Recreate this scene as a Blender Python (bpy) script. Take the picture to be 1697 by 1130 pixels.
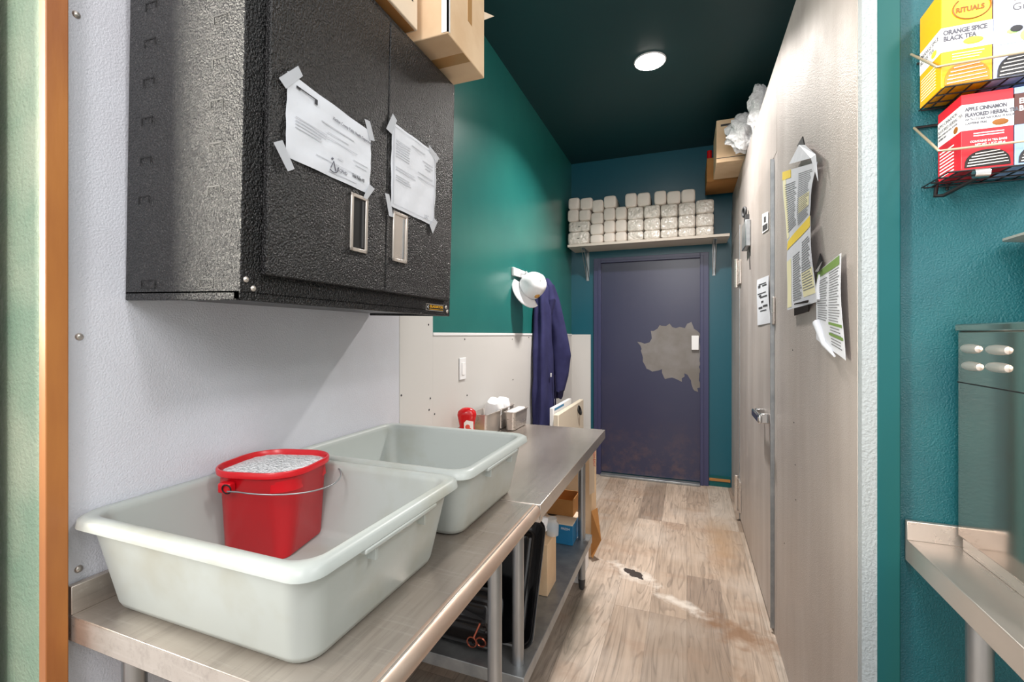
import bpy, bmesh, math, random
from mathutils import Vector, Matrix, noise
for o in list(bpy.data.objects): bpy.data.objects.remove(o)
SC = bpy.context.scene
COL = SC.collection
# ------------------------------------------------------------ camera, light, exposure
FPX, EYE, YAW = 757.0, 1.42, math.atan(289.5/757.0)
cd = bpy.data.cameras.new('camera'); cd.sensor_width = 36; cd.lens = 36*FPX/1697; cd.shift_y = -10/1697; cd.clip_start = .02
cam = bpy.data.objects.new('camera', cd); COL.objects.link(cam)
cam.location = (0, 0, EYE); cam.rotation_euler = (math.pi/2, 0, YAW); SC.camera = cam
SC.view_settings.view_transform = 'Standard'; SC.view_settings.look = 'None'
SC.view_settings.exposure = 0.2; SC.view_settings.gamma = 1.0; SC.view_settings.use_curve_mapping = False
w = bpy.data.worlds.new('world'); SC.world = w; w.use_nodes = True
w.node_tree.nodes['Background'].inputs[0].default_value = (1.0, .985, .97, 1)
w.node_tree.nodes['Background'].inputs[1].default_value = 1.22
def area(name, loc, aim, size, power, col, shape='SQUARE', sy=None):
    l = bpy.data.lights.new(name, 'AREA'); l.shape = shape; l.size = size; l.energy = power; l.color = col
    if sy: l.size_y = sy
    o = bpy.data.objects.new(name, l); COL.objects.link(o); o.location = loc
    o.rotation_euler = (Vector(aim)-Vector(loc)).to_track_quat('-Z', 'Y').to_euler(); return o
area('kitchen_ceiling_lamp', (1.25, .3, 2.95), (-.9, .75, 1.0), .26, 14, (1, .97, .96))
area('kitchen_fluorescent_lamp', (-.1, -1.5, 3.0), (-.4, 2.2, .3), .5, 36, (1, .98, .97), 'RECTANGLE', 1.2)
area('kitchen_side_lamp', (2.2, -.6, 2.9), (.6, 1.3, 1.2), .30, 9, (1, .97, .94))
area('cabinet_reflection_light', (-2.62, -.62, 2.35), (-1.0, .6, 2.40), .70, 42, (1, .95, .82), 'RECTANGLE', 1.9).data.spread = math.radians(68)  # added light, out of view, to put a bright reflection on the cabinet side
area('corridor_down_lamp', (-.224, 3.106, 3.16), (-.224, 3.106, 0), .15, 44, (1, .95, .90), 'DISK').data.spread = math.radians(132)

# ------------------------------------------------------------ helpers
def S(r, g, b):
    f = lambda c: (c/255)/12.92 if c/255 <= .04045 else ((c/255+.055)/1.055)**2.4
    return (f(r), f(g), f(b), 1)
def ray(u, v):
    x = (u-848.5)/FPX
    return Vector((-math.sin(YAW)+x*math.cos(YAW), math.cos(YAW)+x*math.sin(YAW), -(v-555)/FPX))
def onX(u, v, X):
    d = ray(u, v); t = X/d.x; return Vector((X, d.y*t, EYE+d.z*t))
def onY(u, v, Y):
    d = ray(u, v); t = Y/d.y; return Vector((d.x*t, Y, EYE+d.z*t))
def onZ(u, v, Z):
    d = ray(u, v); t = (Z-EYE)/d.z; return Vector((d.x*t, d.y*t, Z))
def onP(u, v, p, n):
    d = ray(u, v); c = Vector((0, 0, EYE)); t = (Vector(p)-c).dot(n)/d.dot(n); return c+d*t

class Mat:
    def __init__(s, name, col, rough=.5, metal=0., spec=.5):
        m = s.m = bpy.data.materials.new(name); m.use_nodes = True
        s.t = m.node_tree; s.b = s.t.nodes['Principled BSDF']
        s.b.inputs['Base Color'].default_value = col; s.b.inputs['Roughness'].default_value = rough
        s.b.inputs['Metallic'].default_value = metal; s.b.inputs['Specular IOR Level'].default_value = spec
        s.col = col
    def n(s, k, **kw):
        x = s.t.nodes.new(k)
        for a, b in kw.items():
            if hasattr(x, a): setattr(x, a, b)
            else: x.inputs[a].default_value = b
        return x
    def l(s, a, b): s.t.links.new(a, b)
    def co(s, scale=(1, 1, 1)):
        if not hasattr(s, '_g'): s._g = s.n('ShaderNodeNewGeometry')
        mp = s.n('ShaderNodeMapping'); mp.inputs['Scale'].default_value = scale
        s.l(s._g.outputs['Position'], mp.inputs[0]); return mp.outputs[0]
    def noise(s, scale, detail=4, stretch=(1, 1, 1), rough=.55):
        x = s.n('ShaderNodeTexNoise'); x.inputs['Scale'].default_value = scale; x.inputs['Detail'].default_value = detail
        x.inputs['Roughness'].default_value = rough
        s.l(s.co(stretch), x.inputs['Vector']); return x.outputs['Fac']
    def ramp(s, fac, stops):
        r = s.n('ShaderNodeValToRGB'); e = r.color_ramp.elements
        while len(e) < len(stops): e.new(.5)
        for i, (p, c) in enumerate(stops): e[i].position = p; e[i].color = c if len(c) == 4 else (*c, 1)
        s.l(fac, r.inputs[0]); return r.outputs[0]
    def mix(s, fac, a, b, mode='MIX'):
        x = s.n('ShaderNodeMix'); x.data_type = 'RGBA'; x.blend_type = mode
        for sock, v in ((x.inputs[0], fac), (x.inputs[6], a), (x.inputs[7], b)):
            if hasattr(v, 'node'): s.l(v, sock)
            else: sock.default_value = v
        return x.outputs[2]
    def math(s, op, a, b=0.):
        x = s.n('ShaderNodeMath'); x.operation = op
        for i, v in enumerate((a, b)):
            if hasattr(v, 'node'): s.l(v, x.inputs[i])
            else: x.inputs[i].default_value = v
        return x.outputs[0]
    def color(s, out): s.l(out, s.b.inputs['Base Color']); return s
    def vary(s, c2, scale, stretch=(1, 1, 1), lo=.35, hi=.65, detail=5):
        f = s.ramp(s.noise(scale, detail, stretch), [(lo, (0, 0, 0)), (hi, (1, 1, 1))])
        s.color(s.mix(f, s.col, c2)); return s
    def bump(s, fac, strength=.3, dist=.002):
        b = s.n('ShaderNodeBump'); b.inputs['Strength'].default_value = strength; b.inputs['Distance'].default_value = dist
        s.l(fac, b.inputs['Height']); s.l(b.outputs[0], s.b.inputs['Normal']); return s
    def nbump(s, scale, strength=.3, dist=.002, stretch=(1, 1, 1), detail=3): return s.bump(s.noise(scale, detail, stretch), strength, dist)
    def rough(s, scale, lo, hi, stretch=(1, 1, 1)):
        r = s.n('ShaderNodeMapRange'); r.inputs['To Min'].default_value = lo; r.inputs['To Max'].default_value = hi
        r.inputs['From Min'].default_value = .3; r.inputs['From Max'].default_value = .7
        s.l(s.noise(scale, 4, stretch), r.inputs[0]); s.l(r.outputs[0], s.b.inputs['Roughness']); return s

MT = {}
def mk(key, *a, **k):
    MT[key] = Mat(key, *a, **k); return MT[key]
mk('teal_paint', S(30, 106, 101), .30, 0, .9).vary(S(36, 114, 107), 2.5).nbump(160, .25, .001)
mk('teal_back', S(12, 84, 100), .34).nbump(160, .2, .001)
mk('teal_rough', S(10, 80, 90), .42).vary(S(16, 90, 98), 6).nbump(300, .9, .0026)
mk('teal_trim', S(10, 82, 86), .45, 0, .3).vary(S(18, 82, 80), 8, (1, 1, .1)).nbump(60, .2, .001, (1, 1, .1))
mk('ceiling_teal_shade', S(10, 56, 60), .5).nbump(120, .1, .001)  # wall teal made darker: the unlit ceiling's shade is in the colour
mk('sage_rough', S(164, 176, 154), .4).vary(S(132, 158, 136), 5).nbump(110, 1, .004)
mk('frp_white', S(214, 217, 226), .35).vary(S(204, 204, 212), 2).nbump(260, .6, .0022)
mk('frp_cream', S(208, 206, 203), .40).nbump(200, .25, .0008)
mk('caulk_white', S(156, 164, 168), .5).nbump(150, 1, .004)
mk('orange_wood', S(180, 116, 58), .4).vary(S(150, 88, 48), 3, (3, 3, .6)).nbump(90, .25, .001, (1, 1, .15))
mk('black_hammer', S(22, 20, 22), .4, .2, .3)
m = MT['black_hammer']; m.b.inputs['Coat Weight'].default_value = .26; m.b.inputs['Coat Roughness'].default_value = .22; m.b.inputs['Coat IOR'].default_value = 1.9; f = m.noise(230, 2); m.bump(f, 1.0, .006)
m.color(m.ramp(m.noise(260, 2), [(.42, S(3, 3, 5)), (.56, S(10, 9, 12)), (.72, S(62, 58, 57))]))
for so in m.b.inputs['Normal'].links: m.l(so.from_socket, m.b.inputs['Coat Normal'])
mk('black_metal', S(28, 28, 30), .3, .3)
mk('dark', S(14, 14, 16), .6)
mk('steel', S(200, 192, 185), .28, .7).rough(12, .22, .42, (1, .08, 1)).nbump(400, .12, .0004, (1, .03, 1))
m = mk('steel_worn', S(196, 186, 176), .27, .66)
c = m.mix(m.ramp(m.noise(4, 5, (1, .35, 1)), [(.3, (0, 0, 0)), (.75, (1, 1, 1))]), S(200, 191, 182), S(158, 146, 136))
c = m.mix(m.ramp(m.noise(60, 6, (1, .05, 1), .7), [(.5, (0, 0, 0)), (.8, (.5, .5, .5))]), c, S(120, 112, 106)); m.color(c)
c = m.mix(m.ramp(m.noise(70, 6, (.06, 1, 1), .7), [(.55, (0, 0, 0)), (.8, (.45, .45, .45))]), c, S(226, 220, 214)); m.color(c)
mk('steel_roll', S(190, 166, 150), .42, .7).vary(S(206, 190, 176), 18, (1, .3, 1), .45, .8).rough(14, .36, .5)
mk('galv', S(165, 168, 170), .42, .75).vary(S(140, 145, 148), 14).nbump(60, .1, .001)
mk('pipe', S(178, 180, 182), .34, .85).vary(S(150, 154, 158), 9, (1, 1, .3))
mk('steel_mirror', S(214, 200, 190), .12, .95)
mk('chrome', S(215, 215, 215), .15, 1)
m = mk('cooler_skin', S(190, 182, 178), .44, .3)
f1 = m.ramp(m.noise(2.6, 4, (1, 2.5, .3)), [(.3, (0, 0, 0)), (.7, (1, 1, 1))])
c = m.mix(f1, S(202, 195, 191), S(182, 173, 168))
f2 = m.ramp(m.noise(.8, 3), [(.4, (0, 0, 0)), (.75, (1, 1, 1))])
m.color(m.mix(m.math('MULTIPLY', f2, .4), c, S(160, 146, 134))); m.nbump(230, .8, .0025); m.rough(4, .4, .55)
mk('tub_plastic', S(174, 180, 177), .38).vary(S(160, 160, 148), 5, (1, 1, 1), .52, .8).nbump(70, .08, .0008)
mk('red_plastic', S(200, 14, 28), .3)
m = mk('foam', S(222, 226, 230), .35, 0, .8)
v = m.n('ShaderNodeTexVoronoi'); v.inputs['Scale'].default_value = 170; m.l(m.co(), v.inputs['Vector'])
m.color(m.ramp(v.outputs['Distance'], [(0, S(176, 180, 186)), (.45, S(236, 238, 240))])); m.bump(v.outputs['Distance'], 1, .006)
mk('cardboard', S(226, 198, 164), .75, 0, .2).vary(S(214, 182, 146), 6).nbump(120, .1, .0006, (1, 1, .2))
mk('cardboard_dark', S(176, 126, 74), .75, 0, .2).vary(S(160, 112, 64), 6)
mk('cardboard_pale', S(226, 206, 182), .75, 0, .2)
mk('pack_tape', S(182, 140, 92), .25)
mk('white', S(235, 235, 236), .5)
mk('paper', S(214, 217, 224), .6).nbump(14, .5, .004)
mk('paper_yellow', S(235, 205, 60), .6)
mk('paper_cream', S(238, 232, 190), .6)
mk('paper_green', S(110, 140, 70), .6)
mk('ink', S(120, 122, 126), .7); mk('ink_dark', S(50, 50, 54), .7); mk('ink_faint', S(188, 190, 196), .7)
m = mk('tape', S(205, 208, 214), .25); m.b.inputs['Alpha'].default_value = .72
mk('navy_door', S(50, 52, 78), .30, 0, .5)
m = MT['navy_door']
f = m.ramp(m.noise(2.2, 5), [(.5, (0, 0, 0)), (.75, (1, 1, 1))])
g = m._g; sx = m.n('ShaderNodeSeparateXYZ'); m.l(g.outputs['Position'], sx.inputs[0])
lowmask = m.ramp(sx.outputs[2], [(.12, (1, 1, 1)), (.62, (0, 0, 0))])
rust = m.math('MULTIPLY', m.ramp(m.noise(9, 8, (1, 1, 1), .7), [(.47, (0, 0, 0)), (.72, (1, 1, 1))]), lowmask)
c = m.mix(m.math('MULTIPLY', f, .35), S(50, 52, 78), S(66, 64, 84)); m.color(m.mix(m.math('MULTIPLY', rust, .45), c, S(120, 92, 78)))
mk('navy_frame', S(56, 58, 92), .35)
mk('bare_patch', S(128, 124, 122), .42).vary(S(112, 106, 100), 5)
mk('brown_smudge', S(74, 66, 76), .5)
mk('shelf_wood', S(206, 196, 184), .55)
mk('bundle_paper', S(232, 222, 212), .6).nbump(30, .3, .003)
m = mk('bundle_film', S(226, 218, 208), .22, 0, .8); m.nbump(16, 1, .03, (1, 1, 1), 2)
mk('hoodie_cloth', S(52, 53, 92), .9, 0, .2).vary(S(42, 42, 78), 7).nbump(600, .4, .001)
mk('hoodie_dark', S(26, 24, 48), .9, 0, .2)
mk('cap_cloth', S(226, 226, 228), .75).nbump(500, .3, .0008)
mk('cap_patch', S(190, 140, 70), .7)
m = mk('black_enamel', S(14, 14, 16), .14, 0, .6)
mk('copper', S(190, 110, 90), .25, .9)
mk('blue_card', S(30, 120, 170), .5); mk('red_card', S(196, 30, 44), .4); mk('yellow_card', S(228, 166, 16), .4)
mk('orange_card', S(226, 130, 30), .5); mk('lavender_card', S(176, 184, 220), .4); mk('brown_card', S(84, 46, 42), .5)
mk('palebl_card', S(150, 180, 225), .4); mk('label_white', S(240, 240, 240), .5); mk('green_card', S(150, 210, 110), .5)
mk('wire_brass', S(190, 176, 150), .3, .6); mk('ketchup_red', S(200, 20, 26), .2); mk('tomato', S(220, 80, 60), .5)
mk('bottle_label', S(238, 232, 226), .5); mk('board_yellow', S(176, 144, 60), .5)
mk('text_grey', S(84, 84, 94), .6); mk('text_brown', S(140, 84, 20), .6); mk('badge_yellow', S(230, 170, 30), .5)
mk('sachet', S(222, 218, 214), .5); mk('box_cut', S(30, 26, 26), .7)
m = mk('bag', S(240, 240, 242), .15, 0, .8); m.nbump(25, 1, .02)
m = mk('glass', S(225, 230, 232), .08); m.b.inputs['Alpha'].default_value = .45
mk('rubber', S(60, 60, 62), .6)
mk('beige_panel', S(222, 210, 190), .5)
m = mk('lamp_glow', (1, 1, 1, 1)); m.b.inputs['Emission Color'].default_value = (1, .93, .82, 1); m.b.inputs['Emission Strength'].default_value = 30
# wood-look vinyl plank floor
m = mk('plank_floor', S(165, 148, 130), .42)
pm = m.n('ShaderNodeMapping'); pm.inputs['Rotation'].default_value = (0, 0, math.pi/2); m.co(); m.l(m._g.outputs['Position'], pm.inputs[0])
br = m.n('ShaderNodeTexBrick'); m.l(pm.outputs[0], br.inputs['Vector']); br.offset = .37; br.offset_frequency = 3
for k, v in (('Scale', 1), ('Mortar Size', .0012), ('Mortar Smooth', .2), ('Brick Width', 1.22), ('Row Height', .178), ('Bias', 0)): br.inputs[k].default_value = v
br.inputs['Color1'].default_value = (0, 0, 0, 1); br.inputs['Color2'].default_value = (1, 1, 1, 1); br.inputs['Mortar'].default_value = (.45, .45, .45, 1)
tone = m.ramp(br.outputs['Color'], [(0, S(150, 130, 114)), (.3, S(192, 178, 164)), (.65, S(208, 188, 170)), (1, S(174, 154, 136))])
off = m.n('ShaderNodeVectorMath'); off.operation = 'MULTIPLY_ADD'; off.inputs[1].default_value = (3, 3, 3)
m.l(br.outputs['Color'], off.inputs[0]); m.l(m._g.outputs['Position'], off.inputs[2])
gm = m.n('ShaderNodeMapping'); gm.inputs['Scale'].default_value = (9, .9, 1); m.l(off.outputs[0], gm.inputs[0])
n0 = m.n('ShaderNodeTexNoise'); n0.inputs['Scale'].default_value = .8; n0.inputs['Detail'].default_value = 3; n0.inputs['Distortion'].default_value = 1.2; m.l(gm.outputs[0], n0.inputs['Vector'])
rings = m.math('FRACT', m.math('MULTIPLY', n0.outputs['Fac'], 11))
rg = m.ramp(rings, [(0, (.55, .55, .55)), (.12, (1, 1, 1)), (.8, (.9, .9, .9)), (1, (.55, .55, .55))])
gm2 = m.n('ShaderNodeMapping'); gm2.inputs['Scale'].default_value = (70, 4, 1); m.l(off.outputs[0], gm2.inputs[0])
n1 = m.n('ShaderNodeTexNoise'); n1.inputs['Scale'].default_value = 1; n1.inputs['Detail'].default_value = 6; m.l(gm2.outputs[0], n1.inputs['Vector'])
fine = m.ramp(n1.outputs['Fac'], [(.3, (.68, .68, .68)), (.62, (1.0, 1, 1))])
c = m.mix(.75, tone, rg, 'MULTIPLY'); c = m.mix(.9, c, fine, 'MULTIPLY')
st = m.ramp(m.noise(2.0, 6), [(.5, (0, 0, 0)), (.72, (1, 1, 1))]); c = m.mix(m.math('MULTIPLY', st, .45), c, S(212, 202, 192))
st = m.ramp(m.noise(3.1, 7, (1, 1.4, 1)), [(.55, (0, 0, 0)), (.75, (1, 1, 1))]); c = m.mix(m.math('MULTIPLY', st, .6), c, S(150, 118, 94))
mor = m.math('MULTIPLY', br.outputs['Fac'], .55); c = m.mix(mor, c, S(80, 66, 54))
def floor_blob(c, cx, cy, ax, ay, rot, col, amount, edge0, edge1, ns=14, na=.5):
    mp = m.n('ShaderNodeMapping'); mp.vector_type = 'TEXTURE'; mp.inputs['Location'].default_value = (cx, cy, 0)
    mp.inputs['Rotation'].default_value = (0, 0, rot); mp.inputs['Scale'].default_value = (ax, ay, 1); m.l(m._g.outputs['Position'], mp.inputs[0])
    ln = m.n('ShaderNodeVectorMath'); ln.operation = 'LENGTH'; m.l(mp.outputs[0], ln.inputs[0])
    d = m.math('ADD', ln.outputs['Value'], m.math('MULTIPLY', m.math('SUBTRACT', m.noise(ns, 5), .5), na))
    f = m.ramp(d, [(edge0, (1, 1, 1)), (edge1, (0, 0, 0))]); return m.mix(m.math('MULTIPLY', f, amount), c, col)
pt = m.ramp(m.noise(1.3, 5, (1, .6, 1)), [(.45, (0, 0, 0)), (.62, (1, 1, 1))]); c = m.mix(m.math('MULTIPLY', pt, .45), c, S(150, 130, 110))
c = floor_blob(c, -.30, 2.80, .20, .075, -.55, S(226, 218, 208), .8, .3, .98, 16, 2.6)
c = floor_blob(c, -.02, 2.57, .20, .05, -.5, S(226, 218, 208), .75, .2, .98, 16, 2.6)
c = floor_blob(c, .24, 2.42, .24, .12, -.5, S(134, 100, 72), .8, .1, .98, 14, 2.6)
c = floor_blob(c, .25, 1.8, .09, .5, .1, S(140, 108, 82), .6, .1, .98, 14, 2.4)
c = floor_blob(c, .22, 3.4, .12, .6, 0, S(176, 140, 104), .5, .1, .98, 10, 1.2)
c = floor_blob(c, -.50, 2.25, .09, .45, 0, S(84, 82, 70), .65, .2, .98, 7, 1.2)
c = floor_blob(c, -.292, 2.80, .085, .034, -.62, S(66, 58, 54), 1, .86, .93, 24, 2.2)
m.color(c); m.bump(n1.outputs['Fac'], .15, .001); m.rough(5, .32, .55)

def M_(k): return MT[k].m
def box(bm, x0, x1, y0, y1, z0, z1):
    vs = [bm.verts.new(p) for p in ((x0, y0, z0), (x1, y0, z0), (x1, y1, z0), (x0, y1, z0), (x0, y0, z1), (x1, y0, z1), (x1, y1, z1), (x0, y1, z1))]
    for f in ((0, 3, 2, 1), (4, 5, 6, 7), (0, 1, 5, 4), (1, 2, 6, 5), (2, 3, 7, 6), (3, 0, 4, 7)): bm.faces.new([vs[i] for i in f])
    return bm
def loft(bm, rings, cap0=True, cap1=True, closed=True):
    R = [[bm.verts.new(p) for p in r] for r in rings]; n = len(R[0])
    for a, b in zip(R, R[1:]):
        for i in range(n if closed else n-1): bm.faces.new((a[i], a[(i+1) % n], b[(i+1) % n], b[i]))
    if cap0: bm.faces.new(list(reversed(R[0])))
    if cap1: bm.faces.new(R[-1])
    return bm
def tube(bm, pts, r, seg=12, caps=True, radii=None):
    pts = [Vector(p) for p in pts]; rings = []; up = None
    for i, p in enumerate(pts):
        t = (pts[min(i+1, len(pts)-1)]-pts[max(i-1, 0)]).normalized()
        if up is None: up = t.orthogonal().normalized()
        up = (up-t*up.dot(t)).normalized(); s = t.cross(up); rr = radii[i] if radii else r
        rings.append([p+(up*math.cos(a)+s*math.sin(a))*rr for a in (2*math.pi*k/seg for k in range(seg))])
    return loft(bm, rings, caps, caps)
def torus(bm, c, axis, R, r, n=24, seg=8):
    a = Vector(axis).normalized(); u = a.orthogonal().normalized(); v = a.cross(u); c = Vector(c)
    P = [c+(u*math.cos(t)+v*math.sin(t))*R for t in (2*math.pi*k/n for k in range(n))]
    rg = []
    for p in P:
        o = (p-c).normalized(); rg.append([bm.verts.new(p+(o*math.cos(k*2*math.pi/seg)+a*math.sin(k*2*math.pi/seg))*r) for k in range(seg)])
    for i in range(n):
        A, B = rg[i], rg[(i+1) % n]
        for k in range(seg): bm.faces.new((A[k], B[k], B[(k+1) % seg], A[(k+1) % seg]))
    return bm
def rr(cx, cy, hx, hy, r, z, n=6):
    out = []
    for qx, qy, a0 in ((1, 1, 0), (-1, 1, 90), (-1, -1, 180), (1, -1, 270)):
        for k in range(n+1):
            a = math.radians(a0+90*k/n); out.append(Vector((cx+qx*(hx-r)+r*math.cos(a), cy+qy*(hy-r)+r*math.sin(a), z)))
    return out
def sheet(bm, pts, nrm, th):
    n = Vector(nrm).normalized()*th; pts = [Vector(p) for p in pts]
    return loft(bm, [pts, [p+n for p in pts]])
def sphere(bm, c, r, seg=12, sc=(1, 1, 1)):
    mt = Matrix.Translation(c) @ Matrix.Diagonal((*sc, 1)); bmesh.ops.create_uvsphere(bm, u_segments=seg, v_segments=max(6, seg//2), radius=r, matrix=mt); return bm
def nb(): return bmesh.new()
def obj(name, bm, mat, parent=None, bevel=0, smooth=False, seg=2):
    bmesh.ops.recalc_face_normals(bm, faces=bm.faces[:])
    me = bpy.data.meshes.new(name); bm.to_mesh(me); bm.free()
    me.materials.append(M_(mat))
    if smooth:
        for p in me.polygons: p.use_smooth = True
        me.set_sharp_from_angle(angle=math.radians(smooth if smooth > 1 else 40))
    o = bpy.data.objects.new(name, me); COL.objects.link(o)
    if parent: o.parent = parent
    if bevel:
        b = o.modifiers.new('bevel', 'BEVEL'); b.width = bevel; b.segments = seg; b.limit_method = 'ANGLE'; b.angle_limit = math.radians(35)
        for p in me.polygons: p.use_smooth = True
        me.set_sharp_from_angle(angle=math.radians(30))
    return o
def tag(o, label, cat, group=None, kind=None):
    if label: o['label'] = label
    if cat: o['category'] = cat
    if group: o['group'] = group
    if kind: o['kind'] = kind
    return o
def thing(name, label, cat, loc=(0, 0, 0), rot=(0, 0, 0), group=None):
    o = bpy.data.objects.new(name, None); COL.objects.link(o); o.location = loc; o.rotation_euler = rot; o.empty_display_size = .1
    return tag(o, label, cat, group)
def struct(name, bm, mat, label=None, bevel=0, smooth=False, parent=None):
    o = obj(name, bm, mat, parent, bevel, smooth)
    if not parent:
        o['kind'] = 'structure'
        tag(o, label or name.replace('_', ' '), 'building')
    return o
def text(name, s, origin, xdir, ydir, size, mat, parent=None, th=.0004, xs=1., align='LEFT', bold=0.):
    cu = bpy.data.curves.new(name, 'FONT'); cu.body = s; cu.size = size; cu.align_x = align; cu.extrude = th/2; cu.offset = bold; cu.resolution_u = 3
    tmp = bpy.data.objects.new(name, cu); COL.objects.link(tmp)
    dg = bpy.context.evaluated_depsgraph_get(); me = bpy.data.meshes.new_from_object(tmp.evaluated_get(dg))
    bpy.data.objects.remove(tmp)
    X = Vector(xdir).normalized(); Y = Vector(ydir); Y = (Y-X*Y.dot(X)).normalized(); Z = X.cross(Y)
    mt = Matrix(((X.x*xs, Y.x, Z.x, 0), (X.y*xs, Y.y, Z.y, 0), (X.z*xs, Y.z, Z.z, 0), (0, 0, 0, 1))); mt.translation = Vector(origin)
    me.transform(mt); me.materials.clear(); me.materials.append(M_(mat))
    o = bpy.data.objects.new(name, me); COL.objects.link(o)
    if parent: o.parent = parent
    return o
def quadmap(a, b, c, d):   # bilinear on a quad: a top-left, b top-right, c bottom-right, d bottom-left
    a, b, c, d = map(Vector, (a, b, c, d))
    return lambda s, t: (a*(1-s)+b*s)*(1-t)+(d*(1-s)+c*s)*t
def lines(bm, q, rows, nrm, off=.0006, th=.0003, seed=0):
    # rows: (s0, s1, t0, t1): bars of print on a sheet
    n = Vector(nrm).normalized()
    for s0, s1, t0, t1 in rows:
        sheet(bm, [q(s0, t0)+n*off, q(s1, t0)+n*off, q(s1, t1)+n*off, q(s0, t1)+n*off], n, th)
    return bm

LW, RW, BW, CZ = -1.13, .39, 4.70, 3.21      # left wall, cooler face, back wall, ceiling
# ------------------------------------------------------------ the setting
struct('floor', box(nb(), -1.6, 2.6, -1.6, BW+.1, -.1, 0), 'plank_floor', 'wood-look vinyl plank floor, worn through to a dark hole mid corridor')
struct('ceiling', box(nb(), -1.6, 2.6, 1.40, BW+.1, CZ, CZ+.1), 'ceiling_teal_shade', 'teal painted ceiling above the corridor, its shade put into the colour')
struct('wall_left', box(nb(), LW-.12, LW, .5, BW, 0, CZ), 'teal_paint', 'teal painted wall along the left of the corridor')
struct('wall_back', box(nb(), LW-.12, 2.6, BW, BW+.1, 0, CZ), 'teal_back', 'teal painted end wall around the navy door')
struct('wall_right', box(nb(), .462, 2.6, 1.335, 1.345, 0, CZ), 'teal_rough', 'rough teal wall behind the tea rack')
struct('wall_kitchen', box(nb(), 2.6, 2.7, -1.6, 1.345, 0, CZ), 'teal_paint', 'teal kitchen wall beyond the right edge of the picture')
struct('wall_front', box(nb(), -1.6, LW-.002, .49, .60, 0, CZ), 'sage_rough', 'narrow strip of sage green textured wall at far left')
o = struct('trim_1', box(nb(), LW, LW+.004, .515, 1.62, .0, CZ), 'frp_white', 'white pebbled wall panel behind the cabinet and tubs')
def screw(par, p, nrm, r=.006, mat='steel'):
    n = Vector(nrm).normalized(); b = nb(); c = Vector(p)
    tube(b, [c, c+n*r*.35, c+n*r*.6], r, 12, True, [r, r*.85, r*.4]); return obj('screw', b, mat, par, 0, 40)
for u, v in ((118, 20), (123, 558), (122, 946)): screw(o, onX(u, v, LW+.004)+Vector((0, .008, 0)), (1, 0, 0), .0075)
o = struct('trim_2', box(nb(), LW, LW+.005, 1.622, 1.89, .0, 2.3), 'frp_cream', 'smooth white wall panel under the cabinet corner')
for u, v in ((710, 538), (711, 679), (718, 676), (665, 655)): screw(o, onX(u, v, LW+.005) if u < 716 else onX(713, 660, LW+.005), (1, 0, 0), .005, 'rubber')
o = struct('trim_3', box(nb(), LW, LW+.004, 1.892, BW, .0, 1.425), 'frp_cream', 'cream half-height wall panel along the teal wall')
for u, v in ((770, 562), (849, 562), (720, 686), (774, 655), (850, 629), (876, 559)): screw(o, onX(u, v, LW+.004), (1, 0, 0), .005, 'rubber')
struct('trim_4', box(nb(), LW+.004, -.926, BW-.004, BW, 0, 1.425), 'frp_cream', 'cream half-height wall panel left of the navy door')
b = nb(); box(b, LW+.004, LW+.008, 1.892, BW-.004, 1.418, 1.432); struct('trim_5', b, 'white', 'white cap strip on top of the cream panel')
struct('trim_6', box(nb(), -1.128, -1.105, .480, .514, 0, CZ), 'orange_wood', 'orange stained wooden corner post', .002)
struct('trim_7', box(nb(), .391, .421, 1.318, 1.345, 0, CZ), 'caulk_white', 'white rough caulked edge at the end of the cooler')
struct('trim_8', box(nb(), .421, .466, 1.316, 1.36, 0, CZ), 'teal_trim', 'teal painted upright trim board', .003)
b = nb(); box(b, .198, RW-.012, BW-.012, BW, 0, .10); struct('baseboard_back', b, 'teal_trim', 'low skirting right of the navy door')
b = nb(); box(b, .198, RW-.012, BW-.018, BW-.012, .05, .075); struct('trim_9', b, 'cardboard_dark', 'brown strip along the skirting right of the door')
# steel edge at the far left
t = thing('steel_appliance', 'tall stainless steel appliance side at the left edge of the picture', 'appliance', (-1.4, .47, 0))
b = nb(); box(b, -.14, .145, -.08, 0, .02, 2.4); obj('side_panel', b, 'steel', t, .003)
b = nb(); box(b, .145, .150, -.012, 0, .02, 2.4); obj('edge_strip', b, 'white', t)

# ------------------------------------------------------------ back door
XL, XR, DZ = -.814, .118, 2.15
b = nb()
for x0, x1, z0, z1 in ((XL-.075, XL, 0, DZ+.05), (XR, XR+.075, 0, DZ+.05), (XL, XR, DZ, DZ+.05)):
    box(b, x0, x1, BW-.035, BW, z0, z1)
for x0, x1, z0, z1 in ((XL-.03, XL, 0, DZ+.02), (XR, XR+.03, 0, DZ+.02), (XL, XR, DZ, DZ+.02)):
    box(b, x0, x1, BW-.045, BW-.035, z0, z1)
dr = struct('door_1', box(nb(), XL, XR, BW-.014, BW-.002, .03, DZ), 'navy_door', 'navy painted steel door with a worn bare patch')
obj('door_frame', b, 'navy_frame', dr, .002)
b = nb(); box(b, XL, XR, BW-.09, BW-.014, 0, .022); obj('threshold', b, 'galv', dr, .004)
random.seed(4)
def jag(pts, amp, n=5):
    out = []
    for a, b_ in zip(pts, pts[1:]+pts[:1]):
        a, b_ = Vector(a), Vector(b_); k = max(2, int((b_-a).length/n))
        for i in range(k):
            p = a.lerp(b_, i/k); out.append(p+Vector((random.uniform(-amp, amp), random.uniform(-amp, amp))))
    return out
pp = [(1057, 568), (1070, 570), (1079, 562), (1080, 550), (1092, 540), (1108, 538), (1120, 545), (1133, 542), (1144, 533), (1150, 545), (1160, 552), (1160, 640), (1155, 648), (1148, 643), (1144, 626), (1136, 620), (1128, 633), (1116, 627), (1104, 628), (1096, 612), (1082, 616), (1068, 606), (1066, 588)]
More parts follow.
